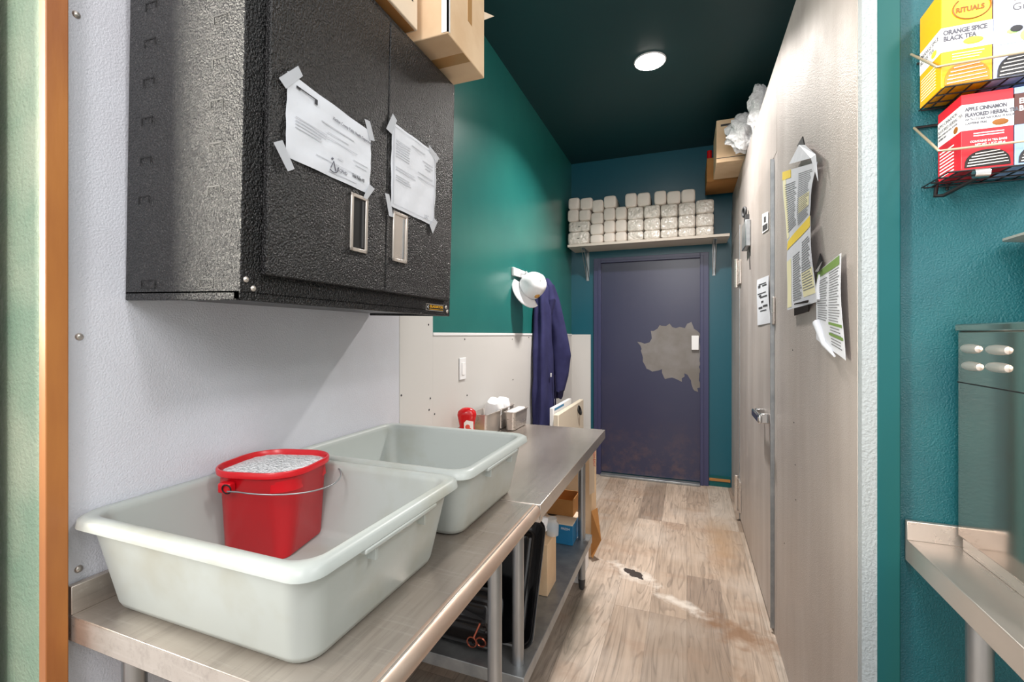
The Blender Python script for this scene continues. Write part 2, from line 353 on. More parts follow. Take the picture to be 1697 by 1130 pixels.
b = nb(); P = [onY(p.x, p.y, BW-.014) for p in jag(pp, 2.2, 5)]; sheet(b, P, (0, -1, 0), .0008); obj('bare_patch', b, 'bare_patch', dr)
b = nb(); box(b, *sorted((onY(1146, 560, BW-.02).x, onY(1158, 560, BW-.02).x)), BW-.04, BW-.014, onY(1150, 580, BW-.03).z, onY(1150, 556, BW-.03).z); obj('lock_plate', b, 'white', dr, .004)

# ------------------------------------------------------------ ceiling lamp
t = thing('ceiling_light', 'round recessed downlight glowing in the dark ceiling', 'light', (-.224, 3.106, CZ-.001))
b = nb(); torus(b, (0, 0, -.003), (0, 0, 1), .096, .006, 40, 8); obj('trim_ring', b, 'white', t, 0, 60)
b = nb(); tube(b, [(0, 0, -.004), (0, 0, -.012)], .09, 40); obj('lens', b, 'lamp_glow', t)

# ------------------------------------------------------------ walk-in cooler
CO = thing('walk_in_cooler', 'long grey steel walk-in cooler forming the right side of the corridor', 'cooler', (RW, 1.32, 0))
def L(p): return Vector(p)-Vector((RW, 1.32, 0))
def cbox(b, y0, y1, z0, z1, x0=RW-.0, x1=2.3):
    p0 = L((x0, y0, z0)); p1 = L((x1, y1, z1)); return box(b, p0.x, p1.x, p0.y, p1.y, p0.z, p1.z)
D0, D1, DT = 2.48, 3.87, 2.27
b = nb(); cbox(b, 1.347, 2.41, 0, 2.57, RW, .46)
obj('wall_panel', b, 'cooler_skin', CO, .0015)
b = nb(); cbox(b, 2.414, D0, 0, DT-.003, RW, .46); cbox(b, D1+.004, BW-.002, 0, DT-.003, RW, .46); cbox(b, 2.414, BW-.002, DT, 2.57, RW, .46)
obj('door_surround', b, 'cooler_skin', CO, .0015)
b = nb(); cbox(b, 1.36, BW-.002, 2.574, 2.72, RW+.006, 2.3); obj('roof_panel', b, 'cooler_skin', CO, .002)
b = nb(); cbox(b, 1.42, BW-.002, .0, 2.574, .46, 2.3); obj('core_panel', b, 'cooler_skin', CO)
dp = nb(); cbox(dp, D0+.012, D1-.004, .03, DT-.02, RW-.012, .459); DOOR = obj('door', dp, 'cooler_skin', CO, .004)
for ya in (D0, D1-.003):
    b = nb(); cbox(b, ya, ya+.009, .02, DT-.01, RW-.016, RW+.01); obj('gasket_strip', b, 'galv', CO)
# pull handle
for yy in (2.545, 2.70):
    b = nb(); cbox(b, yy-.012, yy+.012, .985, 1.035, RW-.052, RW-.012); obj('handle_mount', b, 'chrome', DOOR, .004)
b = nb(); cbox(b, 2.49, 2.73, .99, 1.03, RW-.068, RW-.048); obj('handle', b, 'chrome', DOOR, .009, seg=4)
# closer, hinges
b = nb(); cbox(b, 3.22, 3.42, 1.98, 2.15, RW-.045, RW-.012); obj('door_closer', b, 'galv', DOOR, .006)
b = nb(); torus(b, L((RW-.035, 3.36, 2.23)), (1, .2, 0), .028, .009); cbox(b, 3.30, 3.39, 2.14, 2.20, RW-.035, RW-.012); obj('closer_hook', b, 'rubber', DOOR, 0, 50)
b = nb(); tube(b, [L((RW-.02, 3.24, 1.98)), L((RW-.02, 3.20, 1.83))], .003); obj('closer_rod', b, 'dark', DOOR)
for z0, z1, nm in ((1.80, 1.98, 'hinge'), (.10, .33, 'hinge')):
    b = nb(); cbox(b, 3.76, 3.95, z0, z1, RW-.026, RW-.0125); tube(b, [L((RW-.035, D1, z0-.02)), L((RW-.035, D1, z1+.02))], .014); obj(nm, b, 'steel', DOOR, .003)
b = nb(); cbox(b, D0-.03, D0-.005, 1.47, 1.60, RW-.012, RW); obj('strike_plate', b, 'steel', CO, .004)
for u, v in ((1319, 828), (1300, 900), (1318, 770), (1316, 700), (1314, 580)):
    screw(CO, L(onX(u, v, RW)), (-1, 0, 0), .003, 'dark')

# papers on the cooler
def cp(u, v, off=.012): return onX(u, v, RW-off)
def note(name, label, cat, corners, mat, off, rows, inkmat='ink_faint', bend=.0):
    o = None; a = [cp(u, v, off) for u, v in corners]
    q = quadmap(*a); b = nb(); n = 10; F, B = [], []
    for j in range(n+1):
        r = []
        for i in range(n+1):
            s, t = i/n, j/n; p = q(s, t); p = p+Vector((-bend*(math.sin(3.1*t)*.6+math.sin(5*s+7*t)*.25+.3), 0, 0)); r.append(p)
        F.append(r)
    ring = lambda dx: [[b.verts.new(p+Vector((dx, 0, 0))) for p in r] for r in F]
    A, C = ring(0), ring(.0006)
    for j in range(n):
        for i in range(n):
            b.faces.new((A[j][i], A[j][i+1], A[j+1][i+1], A[j+1][i])); b.faces.new((C[j][i], C[j+1][i], C[j+1][i+1], C[j][i+1]))
    for i in range(n):
        b.faces.new((A[0][i], C[0][i], C[0][i+1], A[0][i+1])); b.faces.new((A[n][i], A[n][i+1], C[n][i+1], C[n][i]))
        b.faces.new((A[i][0], A[i+1][0], C[i+1][0], C[i][0])); b.faces.new((A[i][n], C[i][n], C[i+1][n], A[i+1][n]))
    o = obj(name, b, mat, None, 0, 80); tag(o, label, cat)
    def bentq(s, t):
        p = q(s, t); return p+Vector((-bend*(math.sin(3.1*t)*.6+math.sin(5*s+7*t)*.25+.3), 0, 0))
    if rows:
        b = nb(); rws = []
        for s0, s1, t0, t1 in rows:
            k = max(1, round((s1-s0)/.1))
            for i in range(k): rws.append((s0+(s1-s0)*i/k, s0+(s1-s0)*(i+1)/k, t0, t1))
        lines(b, bentq, rws, (-1, 0, 0), .0008); obj('print', b, inkmat, o)
    return o, bentq
def band(o, q, s0, s1, t0, t1, mat, name='colour_band', off=.001):
    b = nb(); k = 8; j = max(1, round((t1-t0)/.1)); R = []
    for a in range(k):
        for c_ in range(j): R.append((s0+(s1-s0)*a/k, s0+(s1-s0)*(a+1)/k, t0+(t1-t0)*c_/j, t0+(t1-t0)*(c_+1)/j))
    lines(b, q, R, (-1, 0, 0), off); return obj(name, b, mat, o)
random.seed(9)
def para(s0, s1, t0, t1, n, th=.35):
    return [(s0, s0+(s1-s0)*random.uniform(.8, 1), t0+(t1-t0)*i/n, t0+(t1-t0)*(i+th)/n) for i in range(n)]
o, q = note('poster', 'upper crumpled yellow and white notice taped high on the cooler', 'notice', [(1298, 285), (1355, 268), (1342, 358), (1306, 404)], 'paper', .016,
            para(.1, .5, .2, .9, 22)+para(.55, .95, .1, .95, 26), 'ink', .006)
band(o, q, .0, .32, .0, .12, 'paper_yellow'); band(o, q, .02, .14, .1, .95, 'paper_cream', 'side_margin', .0005); band(o, q, .6, .95, .5, .75, 'paper_cream', 'text_box', .0004)
b = nb(); P = [cp(1297, 287, .034), cp(1322, 240, .03), cp(1331, 238, .028), cp(1352, 268, .035), cp(1356, 262, .03), cp(1340, 247, .02), cp(1326, 236, .014), cp(1316, 250, .02)]
b = nb(); sheet(b, [cp(1308, 272, .019), cp(1324, 240, .017), cp(1334, 240, .017), cp(1352, 256, .02), cp(1356, 300, .02), cp(1344, 262, .026)], (-1, 0, 0), .0008); obj('folded_top', b, 'paper', o)
b = nb(); sheet(b, [cp(1322, 242, .0), cp(1331, 226, .0), cp(1334, 240, .0), cp(1326, 244, .0)], (-1, 0, 0), .003); obj('tape', b, 'dark', o)
o, q = note('poster', 'lower yellow-banded white notice hanging below the crumpled one on the cooler', 'notice', [(1307, 400), (1343, 357), (1355, 500), (1306, 514)], 'paper', .02,
            para(.28, .62, .3, .92, 20)+para(.66, .97, .22, .85, 20), 'ink', .006)
band(o, q, 0, 1, .0, .13, 'paper_yellow'); band(o, q, .02, .2, .3, .97, 'paper_cream', 'side_margin', .0005); band(o, q, .64, .98, .6, .9, 'paper_cream', 'text_box', .0004)
b = nb(); sheet(b, [cp(1317, 503, .024), cp(1340, 497, .024), cp(1340, 516, .002), cp(1317, 523, .002)], (-1, 0, 0), .002); obj('tape', b, 'dark', o)
b = nb(); sheet(b, [cp(1354, 440, .004), cp(1360, 420, .004), cp(1364, 432, .004), cp(1357, 450, .03), cp(1352, 450, .03)], (-1, 0, 0), .002); obj('tape', b, 'dark', o)
o, q = note('poster', 'green-headed white notice with a curled corner, lowest on the cooler', 'notice', [(1356, 452), (1394, 419), (1402, 597), (1354, 562)], 'paper', .014,
            para(.08, .5, .15, .7, 18)+para(.55, .95, .12, .68, 20)+para(.6, .95, .73, .95, 7), 'ink', .005)
band(o, q, .02, .95, .01, .10, 'paper_green'); band(o, q, .55, .98, .68, .71, 'paper_green'); band(o, q, .55, .98, .80, .83, 'paper_green')
b = nb(); tube(b, [cp(1354, 535, .02), cp(1360, 552, .022), cp(1366, 570, .02), cp(1383, 590, .018)], .01, 10, True, [.012, .010, .008, .003]); obj('curled_corner', b, 'paper', o, 0, 50)
b = nb(); tube(b, [cp(1358, 455, .02), cp(1356, 480, .02), cp(1357, 497, .02)], .008, 10, True, [.003, .008, .007]); obj('curled_edge', b, 'paper', o, 0, 50)
o, q = note('note', 'small white handwritten note on the cooler door', 'notice', [(1255, 464), (1274, 456), (1277, 535), (1256, 539)], 'paper', .014,
            [(.2, .8, .12, .14), (.15, .35, .15, .2), (.5, .85, .16, .19), (.1, .8, .32, .34), (.2, .4, .36, .4), (.3, .9, .4, .43), (.4, .6, .5, .54), (.15, .5, .62, .66), (.55, .9, .6, .64), (.3, .8, .7, .72)], 'ink_dark', .004)
o, q = note('sign', 'small square warning sign beside the door closer', 'sign', [(1263, 355), (1273, 350), (1273, 380), (1263, 387)], 'label_white', .016, [(.1, .9, .62, .92), (.35, .65, .2, .5)], 'ink_dark')

# ------------------------------------------------------------ wall cabinet
CT = math.radians(1.45)
CB = thing('wall_cabinet', 'black hammered-metal two-door cabinet hung on the white wall', 'cabinet', (LW+.006, .618, 1.494), (0, CT, 0))
CM = Matrix.Translation((LW+.006, .618, 1.494)) @ Matrix.Rotation(CT, 4, 'Y'); CI = CM.inverted()
CX, CY_, CH = .341, .813, .812
def cf(u, v, x=CX):     # point on the cabinet front, in cabinet coordinates
    n = (CM.to_3x3() @ Vector((1, 0, 0))); return CI @ onP(u, v, CM @ Vector((x, 0, 0)), n)
def cs(u, v):
    n = (CM.to_3x3() @ Vector((0, 1, 0))); return CI @ onP(u, v, CM @ Vector((0, 0, 0)), n)
b = nb(); box(b, 0, CX, 0, CY_, .012, CH); box(b, CX-.018, CX, 0, CY_, 0, .02); box(b, 0, CX, 0, .006, 0, .02); box(b, 0, CX, CY_-.006, CY_, 0, .02)
obj('body', b, 'black_hammer', CB, .0025)
b = nb(); box(b, .006, CX-.02, .01, CY_-.01, .008, .013); obj('underside', b, 'black_metal', CB)
for k, (y0, y1, hu) in enumerate(((.043, .4165, ((581, 317), (607, 424))), (.4195, .778, ((651, 347), (673, 441))))):
    b = nb(); box(b, CX, CX+.016, y0, y1, .052, CH-.028); d = obj('door', b, 'black_hammer', CB, .003)
    if k: d['label'] = 'narrow-looking far cabinet door'
    p, q_ = cf(hu[0][0], hu[0][1], CX+.016), cf(hu[1][0], hu[1][1], CX+.016)
    ya, yb, zb, za = p.y, q_.y, cf((hu[0][0]+hu[1][0])/2, hu[1][1]-6, CX+.016).z, cf((hu[0][0]+hu[1][0])/2, hu[0][1]+6, CX+.016).z
    X = CX+.016; w_ = .009; b = nb()
    for q4 in ((ya, ya+w_, zb, za), (yb-w_, yb, zb, za), (ya, yb, zb, zb+w_), (ya, yb, za-w_, za)): box(b, X-.001, X+.004, *q4)
    h = obj('handle', b, 'steel', d, .0015)
    b = nb(); box(b, X-.0005, X+.0008, ya+w_, yb-w_, zb+w_, za-w_); obj('recess', b, 'dark' if k == 0 else 'steel', h)
    b = nb(); box(b, X+.0005, X+.003, yb-w_-.012, yb-w_-.006, zb+w_+.004, za-w_-.004); obj('pull_bar', b, 'rubber' if k == 0 else 'galv', h)
# punched shelf slots on the side: dark L-shaped cuts
for (u, v) in [(250, 3), (248, 64), (246, 129), (243, 194), (241, 260), (238, 325)]+[(365, 24), (363, 95), (359, 165), (357, 236), (354, 308)]:
    w_ = 11 if u > 300 else 9; sl = -.22
    a = cs(u-w_, v+2); c_ = cs(u+w_, v+2); z = (a.z+c_.z)/2; x0, x1 = a.x, c_.x
    b = nb()
    box(b, x0, x1, -.0006, .002, z, z+.003); box(b, x0, x0+.003, -.0006, .002, z-.014, z); box(b, x1-.0015, x1, -.0006, .002, z-.012, z)
    obj('shelf_slot', b, 'dark', CB)
for (u, v) in ((245, 472), (341, 470)):
    a = cs(u-11, v); c_ = cs(u+12, v); b = nb()
    for q4 in ((a.x, c_.x, a.z+.008, a.z+.0095), (a.x, c_.x, a.z-.008, a.z-.0065), (a.x, a.x+.0015, a.z-.008, a.z+.008), (c_.x-.0015, c_.x, a.z-.008, a.z+.008)): box(b, q4[0], q4[1], -.0006, .002, q4[2], q4[3])
    obj('bottom_slot', b, 'dark', CB)
for u, v in ((408, 463), (420, 478), (750, 155), (739, 509), (741, 516)): screw(CB, cf(u, v, CX), (1, 0, 0), .006, 'steel')
a, c_ = cf(706, 502, CX), cf(734, 516, CX); b = nb(); box(b, CX, CX+.0015, a.y, c_.y, c_.z-.001, a.z-.001); bd = obj('badge', b, 'steel', CB)
b = nb(); box(b, CX+.0012, CX+.0022, a.y+.002, c_.y-.002, c_.z+.001, a.z-.003); obj('badge_plate', b, 'dark', bd)
H_ = a.z-c_.z
text('badge_lettering', 'GLADIATOR', (CX+.0026, a.y+.018, c_.z+H_*.42), (0, 1, 0), (0, 0, 1), H_*.5, 'badge_yellow', bd, xs=(c_.y-a.y-.022)/(H_*.5*5.7), bold=.0004)
b = nb(); sheet(b, [(CX+.0022, a.y+.004, c_.z+H_*.5), (CX+.0022, a.y+.012, a.z-.005), (CX+.0022, a.y+.010, c_.z+H_*.5), (CX+.0022, a.y+.012, c_.z+.004)], (1, 0, 0), .0005); obj('badge_mark', b, 'label_white', bd)
b = nb(); box(b, CX+.0022, CX+.0026, a.y+.018, c_.y-.005, c_.z+.003, c_.z+.0045); obj('badge_line', b, 'badge_yellow', bd)
# documents taped on the cabinet doors (world coordinates)
FN = CM.to_3x3() @ Vector((1, 0, 0))
def dw(u, v, off=.017): return CM @ cf(u, v, CX+off)
def doc(label, cor, tapes, rows, dark):
    q = quadmap(*[dw(u, v, .0175) for u, v in cor]); b = nb(); n = 12; A = []
    for j in range(n+1): A.append([q(i/n, j/n)+FN*(.0012+.0011*math.sin(i*1.3+j*.8)+.0008*math.sin(j*1.9)) for i in range(n+1)])
    V = [[b.verts.new(p) for p in r] for r in A]; W = [[b.verts.new(p-FN*.0004) for p in r] for r in A]
    for j in range(n):
        for i in range(n): b.faces.new((V[j][i], V[j][i+1], V[j+1][i+1], V[j+1][i])); b.faces.new((W[j][i], W[j+1][i], W[j+1][i+1], W[j][i+1]))
    for i in range(n):
        b.faces.new((V[0][i], W[0][i], W[0][i+1], V[0][i+1])); b.faces.new((V[n][i], V[n][i+1], W[n][i+1], W[n][i]))
        b.faces.new((V[i][0], V[i+1][0], W[i+1][0], W[i][0])); b.faces.new((V[i][n], W[i][n], W[i+1][n], V[i+1][n]))
    o = obj('document', b, 'paper', None, 0, 80); tag(o, label, 'document')
    b = nb(); lines(b, q, rows, FN, .0034); obj('print', b, 'ink_faint', o)
    if dark: b = nb(); lines(b, q, dark, FN, .0035); obj('logo', b, 'ink_dark', o)
    for t4 in tapes:
        b = nb(); sheet(b, [dw(u, v, .0205) for u, v in t4], FN, .0003); obj('tape', b, 'tape', o)
    return o, q
random.seed(2)
o, q = doc('larger white certificate taped to the near cabinet door', [(476, 118), (615, 220), (612, 322), (472, 258)],
    [[(462, 129), (494, 109), (502, 126), (474, 147)], [(604, 197), (613, 201), (621, 234), (613, 232)], [(453, 236), (468, 232), (488, 280), (477, 284)], [(612, 305), (621, 313), (608, 331), (602, 327)]],
    para(.08, .42, .47, .64, 4, .3)+[(.35, .75, .32, .335), (.42, .68, .42, .43), (.4, .8, .49, .5), (.75, .95, .6, .61), (.78, .93, .66, .67), (.55, .62, .7, .71), (.3, .85, .8, .81), (.45, .8, .93, .94)], [(.1, .28, .10, .115), (.08, .12, .1, .13), (.27, .3, .1, .17)])
X_ = (q(1, 0)-q(0, 0)); Y_ = (q(0, 0)-q(0, 1))
text('heading', 'Kittitas County Public Health Department', q(.48, .21)+FN*.0038, q(1, .25)-q(.45, .25), Y_, .0098, 'text_grey', o, xs=.82)
text('signature', 'Robin Anders MD', q(.74, .86)+FN*.0038, q(1, .88)-q(.74, .87), Y_, .012, 'ink_dark', o, xs=.5)
b = nb(); c0 = q(.5, .84)+FN*.0036; tube(b, [c0+(q(.5+.06*math.cos(a), .84+.09*math.sin(a))-q(.5, .84)) for a in [x*.3-.1 for x in range(9)]], .0011, 6); sphere(b, q(.485, .75)+FN*.0036, .0025, 8); tube(b, [q(.47, .88)+FN*.0036, q(.5, .78)+FN*.0036, q(.53, .9)+FN*.0036], .0012, 6); obj('emblem', b, 'text_grey', o)
text('emblem_lettering', 'KCPHD', q(.545, .885)+FN*.0038, q(1, .88)-q(.5, .87), Y_, .011, 'text_grey', o, xs=.9)
o, q = doc('smaller white framed licence taped to the far cabinet door', [(649, 201), (723, 255), (719, 375), (647, 341)],
    [[(640, 213), (651, 188), (658, 200), (649, 222)], [(711, 240), (728, 262), (724, 270), (712, 252)], [(638, 320), (645, 322), (652, 360), (645, 358)], [(720, 362), (725, 368), (717, 387), (712, 373)]],
    para(.08, .38, .18, .4, 7, .3)+para(.08, .55, .5, .56, 2, .3)+para(.08, .4, .6, .68, 3, .3)+[(.4, .7, .12, .13), (.65, .9, .22, .23), (.7, .9, .26, .27), (.72, .85, .3, .31), (.55, .9, .4, .41), (.55, .95, .46, .47), (.05, .95, .035, .04), (.03, .045, .04, .96), (.955, .97, .04, .96), (.05, .95, .955, .96)], None)
text('signature', 'LSC', q(.72, .95)+FN*.0038, q(1, .9)-q(.5, .9), q(0, 0)-q(0, 1), .016, 'ink_faint', o)

# ------------------------------------------------------------ boxes on the cabinet
ZT = 2.318
t = thing('cardboard_box', 'large tan cardboard box on the cabinet, overhanging its front edge', 'box', (-.85, 1.33, ZT))
b = nb(); box(b, -.17, .188, -.13, .13, 0, .40); obj('carton', b, 'cardboard', t, .003)
b = nb(); box(b, .1875, .189, -.10, -.05, -.0, .40)
b = nb(); box(b, .184, .1895, -.1315, -.120, .004, .398); box(b, .166, .1895, -.1315, -.128, .004, .398); obj('corner_tape', b, 'white', t)
b = nb(); box(b, .186, .1888, .0, .03, .12, .24); box(b, .186, .1888, .0, .03, .27, .39); obj('side_tape', b, 'pack_tape', t)
b = nb(); box(b, -.1, .186, -.028, .022, -.0008, .002); obj('bottom_tape', b, 'pack_tape', t)
b = nb(); sheet(b, [(.186, .13, .235), (.196, .20, .262), (.186, .13, .205)], (-1, 0, 0), .0015); obj('torn_flap', b, 'cardboard_pale', t)
t = thing('cardboard_box', 'smaller pale printed cardboard box on the cabinet beside the large one', 'box', (-.90, .95, ZT))
b = nb(); box(b, -.12, .157, -.18, .212, 0, .25); obj('carton', b, 'cardboard_pale', t, .003)
b = nb(); box(b, -.1, .150, -.17, .205, -.001, .001); obj('carton_base', b, 'cardboard_dark', t)
b = nb(); x = .1572
for y0, y1, z0, z1 in ((.04, .042, .07, .2), (.185, .187, .07, .2), (.04, .187, .07, .073), (.04, .187, .197, .2)): box(b, x-.001, x+.0008, y0, y1, z0, z1)
obj('label_frame', b, 'ink_dark', t)
b = nb(); random.seed(1); y = .05
while y < .175:
    wv = random.choice((.002, .004, .006)); box(b, x-.001, x+.0008, y, y+wv, .085, .185); y += wv+random.choice((.003, .004))
obj('barcode', b, 'ink', t)

# ------------------------------------------------------------ work tables
TZ = .879; TX = -.435
def table_top(y0, y1, roll):
    b = nb()
    X1 = TX-.012 if roll else TX
    box(b, LW+.007, X1, y0, y1, TZ-.004, TZ)
    box(b, LW+.007, LW+.022, y0, y1, TZ, TZ+.055)                 # upstand
    box(b, LW+.007, X1-.004, y0, y0+.003, TZ-.05, TZ-.002)
    box(b, LW+.007, X1-.004, y1-.003, y1, TZ-.05, TZ-.002)
    if not roll: box(b, X1-.003, X1, y0, y1, TZ-.05, TZ-.002)
    return b
t = thing('work_table', 'near stainless steel work table with a rolled front edge under the tubs', 'table', (0, 0, 0))
obj('tabletop', table_top(.519, 1.385, True), 'steel_worn', t, .0015)
b = nb(); tube(b, [(TX-.020, .519, TZ-.022), (TX-.020, 1.385, TZ-.022)], .0225, 24); obj('rolled_edge', b, 'steel_roll', t, 0, 50)
def leg(par, x, y, top, r=.0205):
    b = nb(); tube(b, [(x, y, .06), (x, y, top)], r, 20); l = obj('leg', b, 'pipe', par, 0, 50)
    b = nb(); tube(b, [(x, y, 0), (x, y, .012), (x, y, .045), (x, y, .06)], r, 16, True, [r*.55, r*.8, r*.95, r]); obj('foot', b, 'rubber', l, 0, 50)
for x, y in ((-.535, 1.255), (-.535, .60), (-1.06, .60), (-1.06, 1.255)): leg(t, x, y, TZ-.01, .0215)
t = thing('work_table', 'far stainless steel work table with a galvanised undershelf', 'table', (0, 0, 0))
obj('tabletop', table_top(1.392, 2.627, False), 'steel_worn', t, .0015)
SZ = .28
b = nb(); X0, X1, Y0, Y1 = LW+.03, -.505, 1.43, 2.60
box(b, X0, X1, Y0, Y1, SZ-.004, SZ); box(b, X1-.003, X1, Y0, Y1, SZ-.045, SZ-.002); box(b, X0, X1-.003, Y0, Y0+.003, SZ-.045, SZ-.002); box(b, X0, X1-.003, Y1-.003, Y1, SZ-.045, SZ-.002)
obj('undershelf', b, 'galv', t, .0015)
b = nb(); box(b, TX-.06, TX-.004, 1.40, 1.43, TZ-.062, TZ-.02); obj('corner_bracket', b, 'steel', t, .002)
for x, y in ((-.548, 1.492), (-.548, 2.525), (-1.07, 1.492), (-1.07, 2.525)): leg(t, x, y, TZ-.01)

# ------------------------------------------------------------ bus tubs
def tub(label, x, y):
    t = thing('bus_tub', label, 'tub', (x, y, TZ+.001), (0, 0, 0), 'grey bus tubs on the work table')
    hx, hy, Hh = .302, .252, .19
    R = []
    prof = [(-.062, .003, .03), (-.046, .0, .04), (-.052, -.0, .035)]
    R = [rr(0, 0, hx-.066, hy-.066, .03, 0), rr(0, 0, hx-.052, hy-.052, .04, .004), rr(0, 0, hx-.046, hy-.046, .045, .016),
         rr(0, 0, hx-.020, hy-.020, .05, Hh-.035), rr(0, 0, hx-.018, hy-.018, .05, Hh-.024), rr(0, 0, hx-.004, hy-.004, .055, Hh-.024), rr(0, 0, hx, hy, .042, Hh-.021),
         rr(0, 0, hx-.002, hy-.002, .042, Hh-.006), rr(0, 0, hx-.008, hy-.008, .052, Hh), rr(0, 0, hx-.024, hy-.024, .045, Hh-.001), rr(0, 0, hx-.029, hy-.029, .042, Hh-.006), rr(0, 0, hx-.031, hy-.031, .04, Hh-.016),
         rr(0, 0, hx-.052, hy-.052, .035, .02), rr(0, 0, hx-.060, hy-.060, .03, .007), rr(0, 0, hx-.075, hy-.075, .02, .005)]
    b = nb(); loft(b, R); obj('basin', b, 'tub_plastic', t, 0, 55)
    for sx in (1, -1):
        b = nb(); box(b, *sorted((sx*(hx-.022), sx*(hx+.0015))), -.12, .12, Hh-.032, Hh-.022); obj('grip_ledge', b, 'tub_plastic', t, .003)
        for yy in (-.085, .08):
            b = nb(); box(b, *sorted((sx*(hx-.032), sx*(hx-.006))), yy, yy+.008, Hh-.058, Hh-.024); obj('rib', b, 'tub_plastic', t, .001)
    return t
tub('nearer grey plastic bus tub holding the red bucket', LW+.007+.302, .768)
tub('farther empty grey plastic bus tub', LW+.008+.302, 1.287)

# ------------------------------------------------------------ red bucket
BR = math.radians(13)
BK = thing('bucket', 'red plastic bucket of soapy foam standing in the near tub', 'bucket', (-.990, .882, TZ+.007), (0, 0, BR))
hh = .212
def br_(hx, hy, r, z): return rr(0, 0, hx, hy, r, z, 8)
b = nb(); loft(b, [br_(.082, .082, .02, 0), br_(.088, .088, .035, .006), br_(.108, .102, .07, hh-.02), br_(.110, .104, .072, hh-.018), br_(.119, .113, .085, hh-.014), br_(.120, .114, .086, hh-.003), br_(.118, .112, .084, hh), br_(.113, .107, .075, hh), br_(.107, .101, .07, hh-.01), br_(.104, .098, .05, hh-.05)], True, True)
obj('pail', b, 'red_plastic', BK, 0, 45)
b = nb(); rings = []
for k in range(9):
    s = 1-k/9; rings.append([Vector((p.x*s, p.y*s, p.z+.012*(1-s*s)+.0025*noise.noise(Vector((p.x*s*60, p.y*s*60, 0))))) for p in br_(.107, .101, .068, hh-.013)])
loft(b, rings, False, True); tag(obj('foam', b, 'foam', BK, 0, 80), None, None)
for sy in (-1, 1):
    b = nb(); box(b, -.062, -.030, *sorted((sy*.100, sy*.122)), hh-.048, hh-.024); obj('ear', b, 'red_plastic', BK, .004)
    b = nb(); torus(b, (-.036, sy*.124, hh-.036), (0, 1, .2), .011, .0017, 18, 6); obj('handle_loop', b, 'dark', BK, 0, 60)
b = nb(); pts = [Vector((-.032, -.126, hh-.040))]
for k in range(0, 21):
    a = -math.pi/2+math.pi*k/20; pts.append(Vector((.0+.165*math.cos(a), .132*math.sin(a), hh-.038-.012*math.cos(a)*2+.022*(k/20))))
pts.append(Vector((-.032, .126, hh-.034)))
tube(b, pts, .0019, 8); obj('wire_handle', b, 'pipe', BK, 0, 60)

# ------------------------------------------------------------ things on the far table
t = thing('ketchup_bottle', 'red ketchup bottle with a tomato label behind the far tub', 'bottle', (-1.03, 2.06, TZ+.001), (0, 0, math.radians(22)))
b = nb(); prof = [(.034, .022, 0), (.040, .027, .008), (.041, .028, .06), (.037, .024, .085), (.043, .028, .115), (.048, .03, .14), (.044, .028, .158), (.025, .02, .172), (.012, .01, .176)]
loft(b, [[Vector((hx*math.copysign(abs(math.cos(a))**.8, math.cos(a)), hy*math.copysign(abs(math.sin(a))**.8, math.sin(a)), z)) for a in (2*math.pi*k/24 for k in range(24))] for hx, hy, z in prof])
obj('bottle_body', b, 'ketchup_red', t, 0, 60)
b = nb(); sheet(b, [(-.012, -.0285, .02), (.034, -.026, .02), (.034, -.026, .11), (.0, -.0305, .118), (-.012, -.0295, .105)], (0, -1, 0), .0012); lb = obj('paper_label', b, 'bottle_label', t)
b = nb(); sphere(b, (.006, -.031, .085), .012, 12, (1, .15, 1)); sphere(b, (.016, -.030, .07), .010, 12, (1, .15, 1)); sphere(b, (-.001, -.031, .045), .007, 12, (1, .15, 1.6)); obj('tomato_print', b, 'tomato', lb, 0, 60)
def pan(label, x0, x1, y0, y1, z1, tilt=0, fill=None):
    cx, cy = (x0+x1)/2, (y0+y1)/2; hx, hy, H1 = (x1-x0)/2, (y1-y0)/2, z1-TZ-.001
    t = thing('steel_pan', label, 'pan', (cx, cy, TZ+.0015), (0, 0, tilt), 'steel food pans on the far table')
    b = nb(); loft(b, [rr(0, 0, hx-.018, hy-.018, .012, 0), rr(0, 0, hx-.012, hy-.012, .016, .004), rr(0, 0, hx-.006, hy-.006, .018, H1-.012), rr(0, 0, hx-.005, hy-.005, .018, H1-.003), rr(0, 0, hx, hy, .016, H1-.003), rr(0, 0, hx, hy, .016, H1), rr(0, 0, hx-.006, hy-.006, .016, H1), rr(0, 0, hx-.009, hy-.009, .015, H1-.01), rr(0, 0, hx-.014, hy-.014, .012, .006)])
    obj('pan_body', b, 'steel', t, 0, 40)
    if fill:
        b = nb(); box(b, -hx+.014, hx-.014, -hy+.02, hy-.03, H1*.35, H1+.004); obj('paper_liner', b, fill, t, .006)
    return t
pan('nearest deep steel pan, next to the ketchup bottle', -1.10, -.972, 2.185, 2.40, 1.0)
pan('middle deep steel pan with foam tubs piled in it', -1.10, -.978, 2.41, 2.62, 1.0)
pan('shallower steel pan nearest the table end, holding white paper', -.968, -.892, 2.385, 2.625, .985, 0, 'white')
for i, (x, y, z, s, rx, lab) in enumerate(((-1.04, 2.43, .985, .052, .5, 'tilted white foam bowl on the left of the pan pile'), (-1.035, 2.53, .975, .050, .1, 'white foam bowl beside the tilted one, on the right of the pile'))):
    t = thing('foam_bowl', lab, 'bowl', (x, y, z), (rx, .2, .3*i))
    b = nb(); loft(b, [rr(0, 0, s*.6, s*.6, .02, .07), rr(0, 0, s*.9, s*.9, .03, .04), rr(0, 0, s, s, .035, .004), rr(0, 0, s*1.05, s*1.05, .035, 0)]); obj('bowl_body', b, 'white', t, 0, 50)
t = thing('wooden_board', 'yellow-brown wooden board lying behind the ketchup bottle', 'board', (-1.06, 2.12, TZ+.001))
b = nb(); box(b, -.04, .06, -.19, .05, 0, .018); obj('board', b, 'board_yellow', t, .004)

